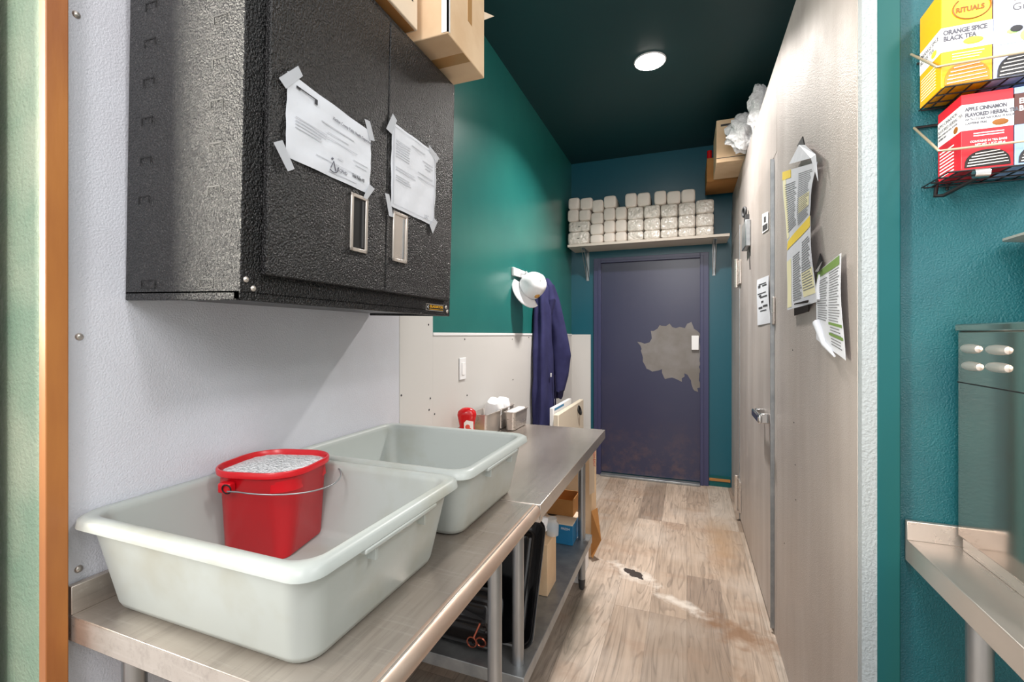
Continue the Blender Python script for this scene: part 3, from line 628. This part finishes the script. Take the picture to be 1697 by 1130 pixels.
# light switch
a, c_ = onX(760, 590, LW+.006), onX(772, 631, LW+.006)
t = thing('light_switch', 'white rocker light switch on the cream wall panel', 'switch', (LW+.005, (a.y+c_.y)/2, (a.z+c_.z)/2))
hy, hz = .036, .058
b = nb(); box(b, 0, .006, -hy, hy, -hz, hz); obj('plate', b, 'white', t, .002)
b = nb(); box(b, .006, .010, -.016, .016, -.033, .033); obj('rocker', b, 'label_white', t, .0015)

# ------------------------------------------------------------ coat rail, cap, hoodie
t = thing('coat_rail', 'white wooden coat rail on the teal wall', 'coat rail', (LW, 3.3, 1.86))
b = nb(); box(b, .001, .02, -.36, .42, -.028, .028); obj('rail', b, 'white', t, .003)
for y in (-.22, .0, .22, .38):
    b = nb(); tube(b, [(.02, y, 0), (.05, y, -.006), (.065, y, .012)], .005, 8, True, [.006, .005, .008]); obj('hook', b, 'white', t, 0, 50)
t = thing('cap', 'white baseball cap with a tan patch hanging on the coat rail', 'cap', (-1.035, 3.09, 1.765), (0, 0, 0))
R_ = (Matrix.Rotation(math.radians(-52), 3, 'Y') @ Matrix.Identity(3))
# build crown as dome whose opening faces the wall / down-left, brim hanging down
right = Vector((math.cos(YAW), math.sin(YAW), 0)); fwd = Vector((-math.sin(YAW), math.cos(YAW), 0)); up = Vector((0, 0, 1))
ax = (right*.52+up*.30-fwd*.80).normalized()          # crown axis
br = (-right*.74-up*.67).normalized(); br = (br-ax*br.dot(ax)).normalized(); sd = ax.cross(br)
b = nb(); rings = []
for k in range(9):
    th = math.radians(90*k/8.4); r = .094*math.cos(th)**.7 if k < 8 else .012; h = .112*math.sin(th)
    rings.append([(br*math.cos(a)*1.12+sd*math.sin(a))*r*(1+.02*math.cos(6*a))+ax*h for a in (2*math.pi*i/36 for i in range(36))])
loft(b, rings, False, True); cr = obj('crown', b, 'cap_cloth', t, 0, 60); sm = cr.modifiers.new('solid', 'SOLIDIFY'); sm.thickness = .002
b = nb(); n = 14; A = []
for j in range(6):
    row = []
    for i in range(n+1):
        a = math.radians(-64+128*i/n); rad = .084+.085*(j/5)*math.cos(math.radians(-64+128*i/n))**.45
        row.append((br*math.cos(a)*1.1+sd*math.sin(a))*rad+ax*(.004-.030*(math.sin(a)**2)+.012*(j/5)))
    A.append(row)
loft(b, A, False, False, False); bm_ = obj('brim', b, 'cap_cloth', t, 0, 60); sm = bm_.modifiers.new('solid', 'SOLIDIFY'); sm.thickness = .004
b = nb(); dn = -up-ax*(-up).dot(ax); c0 = dn.normalized()*.080+ax*.042; sphere(b, c0, .024, 14, (1, 1, 1)); pt = obj('patch', b, 'cap_patch', t, 0, 60)
b = nb(); sphere(b, ax*.113, .006, 8); obj('button', b, 'cap_cloth', t, 0, 60)

t = thing('hoodie', 'navy blue hooded sweatshirt hanging from the coat rail', 'sweatshirt', (-1.03, 3.52, 0))
def cloth(path, seed, n=40, folds=5, amp=.16):
    b = nb(); rings = []
    m_ = 26; keys = path
    for j in range(m_+1):
        f = j/m_*(len(keys)-1); i = min(int(f), len(keys)-2); w_ = f-i; w_ = w_*w_*(3-2*w_)
        cx, cy, z, rx, ry = [keys[i][k]*(1-w_)+keys[i+1][k]*w_ for k in range(5)]
        ring = []
        for k in range(n):
            a = 2*math.pi*k/n
            q = 1+amp*math.sin(folds*a+seed+1.2*math.sin(z*3+seed))*min(1, j/6)+.12*noise.noise(Vector((math.cos(a)*1.3, math.sin(a)*1.3+seed*3, z*5)))
            ring.append(Vector((cx+rx*math.cos(a)*q, cy+ry*math.sin(a)*q, z+.01*math.sin(3*a+seed)*(j/m_))))
        rings.append(ring)
    loft(b, rings); return b
# along the image the garment spreads mostly to the right; cx grows into the room
obj('torso', cloth([(-.06, -.02, 1.86, .025, .03), (-.05, -.02, 1.80, .05, .07), (-.045, -.03, 1.60, .055, .11), (-.04, -.03, 1.30, .06, .15), (-.035, -.02, 1.0, .062, .18), (-.03, -.0, .66, .065, .20)], 1.0), 'hoodie_cloth', t, 0, 60)
obj('sleeve', cloth([(-.01, .08, 1.83, .03, .045), (.01, .11, 1.70, .05, .07), (.035, .14, 1.5, .065, .09), (.055, .17, 1.25, .075, .09), (.05, .17, 1.08, .06, .07), (.04, .16, .96, .042, .05)], 2.3, 30, 3, .08), 'hoodie_cloth', t, 0, 60)
obj('cuff', cloth([(.04, .16, .965, .040, .048), (.038, .16, .93, .036, .044), (.036, .16, .90, .034, .04)], .4, 30, 12, .05), 'hoodie_dark', t, 0, 60)
obj('hood', cloth([(-.03, .03, 1.875, .02, .03), (-.015, .05, 1.82, .045, .07), (.0, .04, 1.70, .05, .08), (-.01, .03, 1.60, .03, .05)], 3.1, 30, 3, .1), 'hoodie_cloth', t, 0, 60)
b = nb(); tube(b, [(.05, -.01, 1.1), (.055, .0, 1.0), (.052, .01, .85), (.055, .0, .7)], .006, 6); obj('drawstring', b, 'hoodie_dark', t)
b = nb(); box(b, .03, .034, -.06, -.04, 1.09, 1.12); obj('care_tag', b, 'white', t)

# leaning panels beyond the table
t = thing('flat_panel', 'cream flat panel with a black grip standing beyond the table end', 'panel', (-.90, 3.70, .001))
b = nb(); box(b, -.02, .02, -.44, .43, 0, .832); obj('panel', b, 'beige_panel', t, .006)
b = nb(); torus(b, (.03, .22, .765), (1, 0, .3), .035, .009, 20, 8); obj('grip', b, 'dark', t, 0, 60)
t = thing('flat_panel', 'white flat panel with a small blue label, behind the cream one', 'panel', (-.948, 3.60, .001))
b = nb(); box(b, -.015, .015, -.29, .28, 0, .870); obj('panel', b, 'white', t, .004)
b = nb(); box(b, .0145, .0158, -.26, .02, .845, .862); obj('sticker', b, 'blue_card', t)

# ------------------------------------------------------------ under the far table
def tray(label, x0, x1, y, z, h_, tilt, yaw=0):
    t = thing('baking_tray', label, 'tray', ((x0+x1)/2, y, z), (-tilt, 0, yaw)); hw = (x1-x0)/2
    def ring(ins, yy): 
        return [Vector((p.x, yy, p.y+h_/2)) for p in rr(0, 0, hw-ins, h_/2-ins, max(.01, .045-ins*.5), 0)]
    b = nb(); loft(b, [ring(.03, .022), ring(.012, .0), ring(.0, -.002), ring(.0, -.008), ring(.008, -.010), ring(.016, -.006), ring(.034, .014), ring(.06, .016), ring(.065, .012), ring(.075, .012), ring(.08, .016)], True, True)
    obj('tray_body', b, 'black_enamel', t, 0, 45); return t
tray('front black enamel baking tray standing under the far table', -.99, -.512, 1.545, SZ+.012, .44, .42)
tray('second black baking tray standing behind the front one', -1.03, -.60, 1.66, SZ+.012, .40, .42)
tray('low black baking tray lying against the front tray', -.95, -.62, 1.50, SZ+.012, .20, .25)
t = thing('copper_clip', 'small copper ring clip in front of the black trays', 'clip', (-.70, 1.475, SZ+.02))
b = nb(); torus(b, (-.018, 0, .022), (0, 1, 0), .018, .003, 20, 6); torus(b, (.018, 0, .03), (0, 1, .2), .018, .003, 20, 6); tube(b, [(-.01, 0, .04), (.01, .01, .09)], .004, 8); obj('ring', b, 'copper', t, 0, 60)
t = thing('cardboard_box', 'tan cardboard carton behind the black trays on the undershelf', 'box', (-.70, 2.05, SZ+.001), (0, 0, 0))
b = nb(); box(b, -.15, .135, -.14, .0, 0, .225); obj('carton', b, 'cardboard', t, .003)
t = thing('plastic_bag', 'crumpled clear plastic bag on top of the tan carton', 'bag', (-.65, 1.98, SZ+.227))
b = nb(); sphere(b, (0, 0, .045), .055, 24, (1.2, 1, .82))
for v_ in b.verts: v_.co *= 1+.35*noise.noise(v_.co*28)
for v_ in b.verts: v_.co.z = max(v_.co.z, 0)
obj('bag_film', b, 'bag', t, 0, 60)
t = thing('glass_jar', 'small clear jar beside the plastic bag on the carton', 'jar', (-.565, 2.06, SZ+.262))
t.location = (-.575, 2.02, SZ+.227)
b = nb(); tube(b, [(0, 0, 0), (0, 0, .05), (0, 0, .062), (0, 0, .075)], .028, 20, True, [.028, .03, .02, .021]); obj('jar_body', b, 'glass', t, 0, 50)
t = thing('cardboard_box', 'blue cardboard box with an open tan top at the undershelf end', 'box', (-.70, 2.52, SZ+.001))
b = nb(); box(b, -.12, .125, -.10, .10, 0, .105); obj('carton', b, 'blue_card', t, .002)
b = nb(); box(b, -.118, .1235, -.098, .098, .1035, .110); obj('top_flap', b, 'cardboard_pale', t, .002)
b = nb(); tube(b, [(-.02, .02, .109), (-.02, .02, .1115)], .03, 20); obj('hand_hole', b, 'box_cut', t)
text('lettering', 'FRESH', (.06, -.1006, .08), (1, 0, 0), (0, 0, 1), .018, 'label_white', t)
t = thing('cardboard_box', 'open tan carton on the blue box behind the table leg', 'box', (-.70, 2.60, SZ+.113))
b = nb()
for q6 in ((-.12, .10, -.07, -.066, 0, .09), (-.12, .10, .096, .10, 0, .09), (-.12, -.116, -.066, .096, 0, .09), (.096, .10, -.066, .096, 0, .09), (-.116, .096, -.066, .096, 0, .004)): box(b, *q6)
obj('carton', b, 'cardboard_dark', t)
t = thing('cardboard_box', 'white cardboard box with black print on the floor under the shelf', 'box', (-.69, 2.68, .001))
b = nb(); box(b, -.13, .125, -.11, .12, 0, .17); obj('carton', b, 'white', t, .003)
b = nb()
for q6 in ((.02, .10, .03, .034), (.02, .10, .10, .104), (.02, .024, .03, .10), (.096, .10, .03, .10), (.04, .05, .05, .085), (.06, .085, .05, .085)): box(b, q6[0], q6[1], -.1108, -.109, q6[2], q6[3])
obj('print', b, 'ink_dark', t)
# tall flattened carton beyond the table end
t = thing('flattened_carton', 'tall folded brown cardboard carton standing beyond the table end', 'box', (-.60, 2.90, .001), (0, 0, 0))
b = nb(); box(b, -.16, .03, 0, .004, 0, .72); box(b, .03, .034, .0, .16, .02, .74); box(b, -.16, .0, .03, .034, 0, .66); obj('carton_wall', b, 'cardboard', t)
b = nb(); sheet(b, [(.034, -.01, .30), (.060, .06, .30), (.095, .0, .12), (.05, -.05, .02), (.034, -.02, .02)], (0, 1, 0), .004); obj('loose_flap', b, 'cardboard_dark', t)
b = nb(); sheet(b, [(.02, -.006, .72), (.055, -.002, .70), (.052, -.002, .42), (.02, -.006, .40)], (0, 1, 0), .004); fl = obj('side_flap', b, 'cardboard_pale', t)
text('print', 'FRESH-EASY', (.047, -.008, .70), (0, 0, -1), (1, 0, 0), .022, 'tomato', fl)

# ------------------------------------------------------------ shelf over the door and its bundles
sh = thing('wall_shelf', 'cream wooden shelf on steel brackets above the navy door', 'shelf', (0, 0, 0))
b = nb(); box(b, -1.09, .349, 4.37, BW-.001, 2.278, 2.302); obj('shelf_board', b, 'shelf_wood', sh, .002)
for x in (-.955, .238):
    b = nb(); box(b, x-.014, x+.014, 4.43, BW-.001, 2.272, 2.278); box(b, x-.014, x+.014, BW-.006, BW-.001, 1.98, 2.278)
    for dx in (-.012, .012): loft(b, [[Vector((x+dx-.002, 4.45, 2.272)), Vector((x+dx-.002, 4.47, 2.272)), Vector((x+dx-.002, BW-.006, 2.02)), Vector((x+dx-.002, BW-.006, 1.985))], [Vector((x+dx+.002, 4.45, 2.272)), Vector((x+dx+.002, 4.47, 2.272)), Vector((x+dx+.002, BW-.006, 2.02)), Vector((x+dx+.002, BW-.006, 1.985))]])
    obj('bracket', b, 'galv', sh)
rows = []
def Z5(x0, y0, x1, y1): return (x0/5.474+930, y0/5.474+300, x1/5.474+930, y1/5.474+300)
pl = [  # (rect, film, label)
 ((62, 148, 165, 255), 0, 'plain white bundle, far left of the top row'), ((172, 150, 285, 258), 0, 'plain white bundle, second from the left in the top row'),
 ((280, 168, 382, 282), 0, 'plain white bundle, third from the left in the top row, sitting a little lower'), ((385, 132, 500, 240), 0, 'plain white bundle sitting alone, fourth from the left in the top row'),
 ((578, 108, 686, 230), 0, 'plain white bundle, left one of the pair lying on the first wrapped stacks'), ((688, 100, 808, 222), 0, 'plain white bundle, right one of the pair lying on the first wrapped stacks'),
 ((842, 85, 954, 210), 0, 'plain white bundle, left one of the trio on top of the wrapped stacks'), ((958, 85, 1084, 205), 0, 'plain white bundle, middle one of the trio on top of the wrapped stacks'), ((1088, 68, 1218, 188), 0, 'plain white bundle, right one of the trio and highest on the shelf'),
 ((55, 255, 157, 362), 0, 'plain white bundle, far left of the second row down'), ((159, 258, 265, 362), 0, 'plain white bundle, second from the left in the second row down'),
 ((62, 362, 258, 458), 1, 'wide wrapped bundle at far left, lying on another wide one'), ((58, 458, 252, 590), 1, 'wide wrapped bundle at far left, on the shelf board'),
 ((267, 282, 381, 386), 0, 'plain white bundle, second from top of the third stack from the left'), ((262, 387, 381, 486), 0, 'plain white bundle, third from top of the third stack from the left'), ((262, 487, 380, 578), 0, 'plain white bundle at the bottom of the third stack from the left'),
 ((385, 242, 490, 355), 0, 'plain white bundle, second from top of the fourth stack from the left'), ((385, 356, 488, 470), 0, 'plain white bundle, third from top of the fourth stack from the left'), ((384, 470, 488, 572), 0, 'plain white bundle at the bottom of the fourth stack from the left'),
 ((492, 232, 593, 346), 0, 'plain white bundle at the top of the last plain stack before the wrapped ones'), ((490, 347, 593, 458), 0, 'plain white bundle in the middle of the last plain stack before the wrapped ones'), ((490, 459, 593, 565), 0, 'plain white bundle at the bottom of the last plain stack before the wrapped ones')]
cols = [(600, 746, (232, 347, 455, 560)), (750, 898, (218, 334, 446, 553)), (902, 1058, (208, 324, 437, 546)), (1062, 1218, (190, 309, 424, 538)), (1222, 1388, (165, 290, 407, 520))]
cn = ['first', 'second', 'third', 'fourth', 'fifth']; rn = ['top', 'middle', 'bottom']
for i, (x0, x1, ys) in enumerate(cols):
    for j in range(3): pl.append(((x0, ys[j], x1, ys[j+1]), 1, f'clear-wrapped white bundle, {rn[j]} of the {cn[i]} wrapped stack from the left'))
random.seed(7)
FY = 4.40
# rest heights: snap the lowest row to the board and each bundle to what lies beneath it
items = []
for r, film, lab in pl:
    u0, v0, u1, v1 = Z5(*r); a = onY(u0, (v0+v1)/2, FY); c_ = onY(u1, (v0+v1)/2, FY)
    um = (u0+u1)/2; items.append([a.x, c_.x, onY(um, v1, FY).z, onY(um, v0, FY).z, film, lab])
items.sort(key=lambda q: q[2]); placed = []
for it in items:
    x0, x1, z0, z1, film, lab = it; h_ = z1-z0; base = 2.303
    for p in placed:
        ov = min(x1, p[1])-max(x0, p[0])
        if ov > .25*(x1-x0) and p[3] < z0+.07: base = max(base, p[3])
    if abs(base-z0) > .05 and base == 2.303 and z0 > 2.36: base = z0
    it[2] = base; it[3] = z1 if z1 > base+.06 else base+h_; placed.append(it)
for it in placed:
    x0, x1, z0, z1, film, lab = it; cx = (x0+x1)/2; hw = (x1-x0)/2-.0008; hz = (z1-z0)/2
    b = nb(); rings = []; dy = random.uniform(-.01, .01); e = .42 if not film else .33
    for y_, s in ((0, .80), (.004, .92), (.014, 1), (.13, 1), (.245, 1), (.25, .9)):
        ring = []
        for k in range(28):
            a = 2*math.pi*k/28; ca, sa = math.cos(a), math.sin(a)
            px = math.copysign(abs(ca)**e, ca)*hw*s; pz = math.copysign(abs(sa)**e, sa)*hz*s
            w_ = 1+.015*noise.noise(Vector((cx*9+ca, y_*8, z0*9+sa))); ring.append(Vector((px*min(w_, 1), y_, hz+pz*min(w_, 1))))
        rings.append(ring)
    loft(b, rings); o = obj('wrapped_bundle', b, 'bundle_film' if film else 'bundle_paper', None, 0, 50); o.location = (cx, FY+dy, z0)
    tag(o, lab, 'bundle', 'white bundles on the shelf above the door')
    if lab.startswith('wide'):
        b = nb(); box(b, -.01, .012, -.0025, .001, hz*.9, hz*1.0); obj('spot', b, 'dark', o)

# boxes on the cooler roof
RZ = 2.721
t = thing('cardboard_box', 'open tan carton overhanging the cooler roof near the end wall', 'box', (.36, 3.98, RZ))
b = nb(); box(b, -.15, .25, -.2, .2, 0, .32); obj('carton', b, 'cardboard', t, .003)
b = nb(); box(b, -.15, .25, -.2005, -.1995, .03, .035); box(b, -.12, .05, -.2015, -.199, .27, .285); obj('print', b, 'ink_dark', t)
b = nb(); sheet(b, [(.02, -.2, .10), (.16, -.2, .14), (.16, -.30, .20), (.05, -.28, .16)], (0, 0, 1), .003); obj('open_flap', b, 'cardboard_dark', t)
t = thing('cardboard_box', 'small tan carton behind the open one, with a red cup on it', 'box', (.36, 4.42, RZ))
b = nb(); box(b, -.20, .2, -.2, .2, 0, .20); obj('carton', b, 'cardboard_dark', t, .003)
b = nb(); tube(b, [(-.178, -.17, .20), (-.178, -.17, .27)], .02, 14); tag(obj('red_cup', b, 'ketchup_red', None, 0, 50), 'small red cup standing on the rear carton above the cooler', 'cup').location = (.36, 4.42, RZ)
for lab, loc, s in (('large crumpled clear plastic bag spilling over the tan carton front', (.40, 3.62, RZ+.13), (.13, .10, .13)), ('small crumpled plastic bag higher on the cooler roof', (.45, 3.36, RZ+.16), (.07, .06, .16))):
    b = nb(); sphere(b, (0, 0, 0), 1, 32)
    for v_ in b.verts:
        k = 1+.35*noise.noise(v_.co*2.6)+.18*noise.noise(v_.co*7); v_.co = Vector((v_.co.x*s[0]*k, v_.co.y*s[1]*k, max(v_.co.z*s[2]*k, -s[2])))
    o = obj('plastic_bag', b, 'bag', None, 0, 60); o.location = loc; tag(o, lab, 'bag')

# ------------------------------------------------------------ right side: side table, appliance, steel pan
RT = .944
t = thing('work_table', 'stainless steel table against the rough teal wall at right', 'table', (0, 0, 0))
b = nb(); box(b, .478, 1.2, .35, 1.331, RT-.004, RT); box(b, .478, 1.2, 1.318, 1.331, RT, RT+.044); box(b, .478, .481, .35, 1.331, RT-.05, RT-.002); box(b, .478, 1.2, .35, .353, RT-.05, RT-.002)
obj('tabletop', b, 'steel', t, .002)
for x, y in ((.56, 1.215), (1.1, 1.215), (.56, .45), (1.1, .45)): leg(t, x, y, RT-.004, .0215)
t = thing('warming_appliance', 'stainless steel countertop appliance with side vents on the right table', 'appliance', (.566, 1.31, RT))
b = nb(); box(b, 0, .55, -.62, 0, .028, .484); obj('housing', b, 'steel_mirror', t, .003)
b = nb(); box(b, -.004, .555, -.624, .004, .484, .500); obj('top_panel', b, 'steel_mirror', t, .003)
b = nb(); box(b, -.0008, .003, -.62, 0, .370, .3725); obj('seam', b, 'dark', t)
b = nb(); box(b, .004, .54, -.61, -.01, .0, .028); obj('plinth', b, 'steel', t, .002)
LV = thing  # louvres
for zc, dz in ((.478, 0), (.478-.034, 0)):
    pass
for u, v in ((1609, 578), (1655, 580), (1611, 607), (1655, 609)):
    p = onX(u, v, .566)-Vector((.566, 1.31, RT)); w_ = .030 if u < 1640 else .032
    b = nb(); rings = []
    for k in range(9):
        a = math.pi*k/8; y = p.y+w_*(-math.cos(a)); s = max(.12, math.sin(a)**.35)
        rings.append([Vector((-.009*s*math.sin(c2), y, p.z+.010*math.cos(c2)*s)) for c2 in [math.pi*q2/8 for q2 in range(9)]])
    loft(b, rings); obj('vent_louvre', b, 'steel', t, 0, 50)
t = thing('lidded_pan', 'steel pan with a flared rim standing on the appliance at the right edge', 'pan', (.86, 1.13, RT+.5005))
b = nb(); loft(b, [rr(0, 0, .16, .13, .02, 0), rr(0, 0, .18, .15, .03, .006), rr(0, 0, .195, .165, .03, .17), rr(0, 0, .225, .19, .03, .178), rr(0, 0, .225, .19, .03, .183), rr(0, 0, .18, .15, .03, .183)]); obj('pan_body', b, 'steel', t, 0, 40)

# tea rack
rk = thing('tea_rack', 'black wire two-tier rack on the rough teal wall holding tea boxes', 'rack', (0, 0, 0))
def wires(name, segs, r, mat):
    b = nb()
    for s in segs: tube(b, s, r, 8)
    return obj(name, b, mat, rk, 0, 50)
Wb = 1.328
for z, x0, xf, dz in ((1.940, .492, .503, .12), (1.761, .497, .530, .12)):
    Yf = 1.215
    wires('tray_wires', [[(x0+.012, Wb, z), (x0+.012, Yf, z-.002), (1.1, Yf, z-.002), (1.1, Wb, z)]]+[[(x0+.03+.028*k, Wb, z), (x0+.03+.028*k, Yf, z-.002)] for k in range(20)]+[[(x0+.012, Yf+.035*k, z-.003), (1.1, Yf+.035*k, z-.003)] for k in range(1, 4)], .0018, 'black_metal')
pa, pb = onY(1510, 90, Wb), onY(1553, 111, 1.222)
wires('front_rail', [[pa, pa*.35+pb*.65, pb, pb+Vector((.012, -.004, -.001)), Vector((1.1, 1.216, pb.z))]], .0026, 'wire_brass')
pa, pb = onY(1515, 212, Wb), onY(1556, 250, 1.218)
wires('front_rail', [[pa, pa*.35+pb*.65, pb, pb+Vector((.012, -.003, -.001)), Vector((1.1, 1.214, pb.z))]], .0026, 'wire_brass')
wires('back_frame', [[(.555, Wb, 1.75), (.555, Wb, 2.20)], [(.80, Wb, 1.72), (.80, Wb, 2.20)], [(1.09, Wb, 1.72), (1.09, Wb, 2.20)], [pa, (.56, Wb, pa.z)], [(.50, Wb, 2.05), (1.1, Wb, 2.05)]], .003, 'black_metal')
f0, f1, f2 = onY(1553, 300, Wb), onY(1550, 325, 1.30), onY(1628, 290, 1.215)
for dx in (0, .3): wires('foot_loop', [[p+Vector((dx, 0, 0)) for p in (f0, f1, f1+Vector((.012, -.008, -.002)), f2)]], .004, 'black_metal')
f2 = onY(1626, 287, 1.212); b = nb(); tube(b, [f2+Vector((-.012, 0, 0)), f2+Vector((.012, 0, 0))], .009, 12); obj('end_cap', b, 'chrome', rk, 0, 50)
def teabox(label, x0, z0, h_, base, lab_mat, z_a, z_b, win):
    w_, d_ = .083, .095
    t = thing('tea_box', label, 'box', (x0, 1.232, z0)); b = nb(); box(b, 0, w_, 0, d_, 0, h_); obj('carton', b, base, t, .001)
    b = nb(); box(b, -.0006, w_+.0004, -.0007, d_*.99, z_a, z_b); lb = obj('label_band', b, lab_mat, t)
    b = nb(); N = 14; P = [Vector((w_*.5+w_*.44*math.cos(math.pi*k/N), -.0006, .004+win*math.sin(math.pi*k/N)**.7)) for k in range(N+1)]
    sheet(b, P, (0, -1, 0), .0008); dw_ = obj('dispensing_cutout', b, 'box_cut' if base == 'red_card' else 'orange_card' if base == 'yellow_card' else 'ink_dark', t)
    b = nb()
    for k in range(5):
        zz = .006+win*.17*k; hw = w_*.40*math.sqrt(max(.1, 1-(zz/(win*1.05))**2))
        sheet(b, [Vector((w_/2-hw, -.0016, zz)), Vector((w_/2+hw, -.0016, zz+.004)), Vector((w_/2+hw, -.0016, zz+.0055)), Vector((w_/2-hw, -.0016, zz+.0022))], (0, -1, 0), .001)
    obj('sachets', b, 'sachet', dw_)
    return t, lb, w_, d_
F_ = dict(xdir=(1, 0, 0), ydir=(0, 0, 1)); SD = dict(xdir=(0, -1, 0), ydir=(0, 0, 1))
t, lb, w_, d_ = teabox('yellow orange spice black tea box at the upper left of the rack', .505, 1.944, .208, 'yellow_card', 'label_white', .075, .126, .045)
text('lettering', 'ORANGE SPICE', (.003, -.0009, .1105), size=.0135, mat='text_grey', parent=lb, xs=.78, bold=.0007, **F_)
text('lettering', 'BLACK TEA', (.003, -.0009, .0975), size=.0135, mat='text_grey', parent=lb, xs=.78, bold=.0007, **F_)
text('lettering', 'ORANGE SPICE', (-.0009, d_*.95, .108), size=.0125, mat='text_grey', parent=lb, xs=.95, **SD)
text('lettering', 'BLACK TEA', (-.0009, d_*.95, .095), size=.0125, mat='text_grey', parent=lb, xs=.95, **SD)
text('brand_lettering', 'RITUALS', (.024, -.0006, .153), size=.0145, mat='text_brown', parent=t, xs=.85, bold=.0004, **F_)
b = nb(); tube(b, [(.05+.031*math.cos(a), -.0008, .160+.024*math.sin(a)) for a in [math.pi*(.75+1.4*k/18) for k in range(19)]], .0011, 6); obj('ring_mark', b, 'text_brown', t)
b = nb(); sphere(b, (.052, -.0012, .090), .014, 12, (1.2, .08, .55)); sphere(b, (-.001, d_*.3, .088), .012, 12, (.08, 1, .6)); obj('fruit_print', b, 'paper_yellow', lb, 0, 60)
b = nb(); [box(b, .018, .070-.004*k, -.0009, 0, .0665-.0055*k, .0685-.0055*k) for k in range(3)]; obj('fine_print', b, 'paper_cream', t)
b = nb(); [box(b, -.0009, 0, d_*.25, d_*.92, .012+.0065*k, .0145+.0065*k) for k in range(8)]; obj('side_print', b, 'paper_cream', t)
t, lb, w_, d_ = teabox('lavender tea box at the upper right of the rack', .590, 1.944, .208, 'lavender_card', 'lavender_card', .07, .10, .045)
b = nb(); box(b, .018, .083, -.0008, 0, .125, .178); lp = obj('label_panel', b, 'label_white', t)
text('lettering', 'Earl', (.030, -.0012, .155), size=.021, mat='text_grey', parent=lp, **F_); text('lettering', 'Grey', (.028, -.0012, .135), size=.021, mat='text_grey', parent=lp, **F_)
b = nb(); sphere(b, (.062, -.0006, .082), .022, 16, (1, .05, .75)); sphere(b, (.03, -.0006, .094), .011, 12, (1, .05, .5)); obj('fruit_print', b, 'green_card', t, 0, 60)
b = nb(); sphere(b, (.035, -.0012, .098), .010, 12, (1, .06, .7)); obj('hat_print', b, 'ink_dark', t, 0, 60)
t, lb, w_, d_ = teabox('red apple cinnamon herbal tea box at the lower left of the rack', .538, 1.765, .158, 'red_card', 'label_white', .082, .136, .035)
for i, (s, z, sz) in enumerate((('APPLE CINNAMON', .122, .0108), ('FLAVORED HERBAL TEA', .110, .0108), ('WITH OTHER NATURAL FLAVOR', .102, .0062), ('CAFFEINE FREE', .094, .0062))):
    text('lettering', s, (.006, -.0009, z), size=sz, mat='text_grey', parent=lb, xs=.72 if i < 2 else .85, bold=.0006 if i < 2 else .0002, **F_)
    text('lettering', s, (-.0009, d_*.97, z), size=sz, mat='text_grey', parent=lb, xs=.85, **SD)
b = nb(); sphere(b, (.062, -.001, .092), .011, 12, (1.2, .06, .6)); obj('spice_print', b, 'text_brown', lb, 0, 60)
b = nb(); sphere(b, (-.001, d_*.2, .092), .009, 12, (.06, 1, .8)); obj('side_spice_print', b, 'text_brown', lb, 0, 60)
text('lettering', 'CONTAINS 24 TEA BAGS', (.014, -.0009, .055), size=.0062, mat='label_white', parent=t, xs=.85, bold=.0001, **F_)
text('lettering', 'NET WT. 1.7OZ (48 g)', (.022, -.0009, .048), size=.0062, mat='label_white', parent=t, xs=.8, bold=.0001, **F_)
b = nb(); [box(b, .02, .068, -.0009, 0, .068+.005*k, .070+.005*k) for k in range(2)]; [box(b, -.0009, 0, d_*.3, d_*.9, .01+.0075*k, .013+.0075*k) for k in range(8)]; obj('fine_print', b, 'label_white', t)
t, lb, w_, d_ = teabox('pale blue and brown breakfast tea box at the lower right of the rack', .623, 1.765, .158, 'palebl_card', 'brown_card', .082, .145, .035)
text('lettering', 'ENGLISH', (.006, -.0009, .124), size=.015, mat='label_white', parent=lb, xs=.8, bold=.0004, **F_); text('lettering', 'BREAKFAST', (.006, -.0009, .109), size=.015, mat='label_white', parent=lb, xs=.8, bold=.0004, **F_)
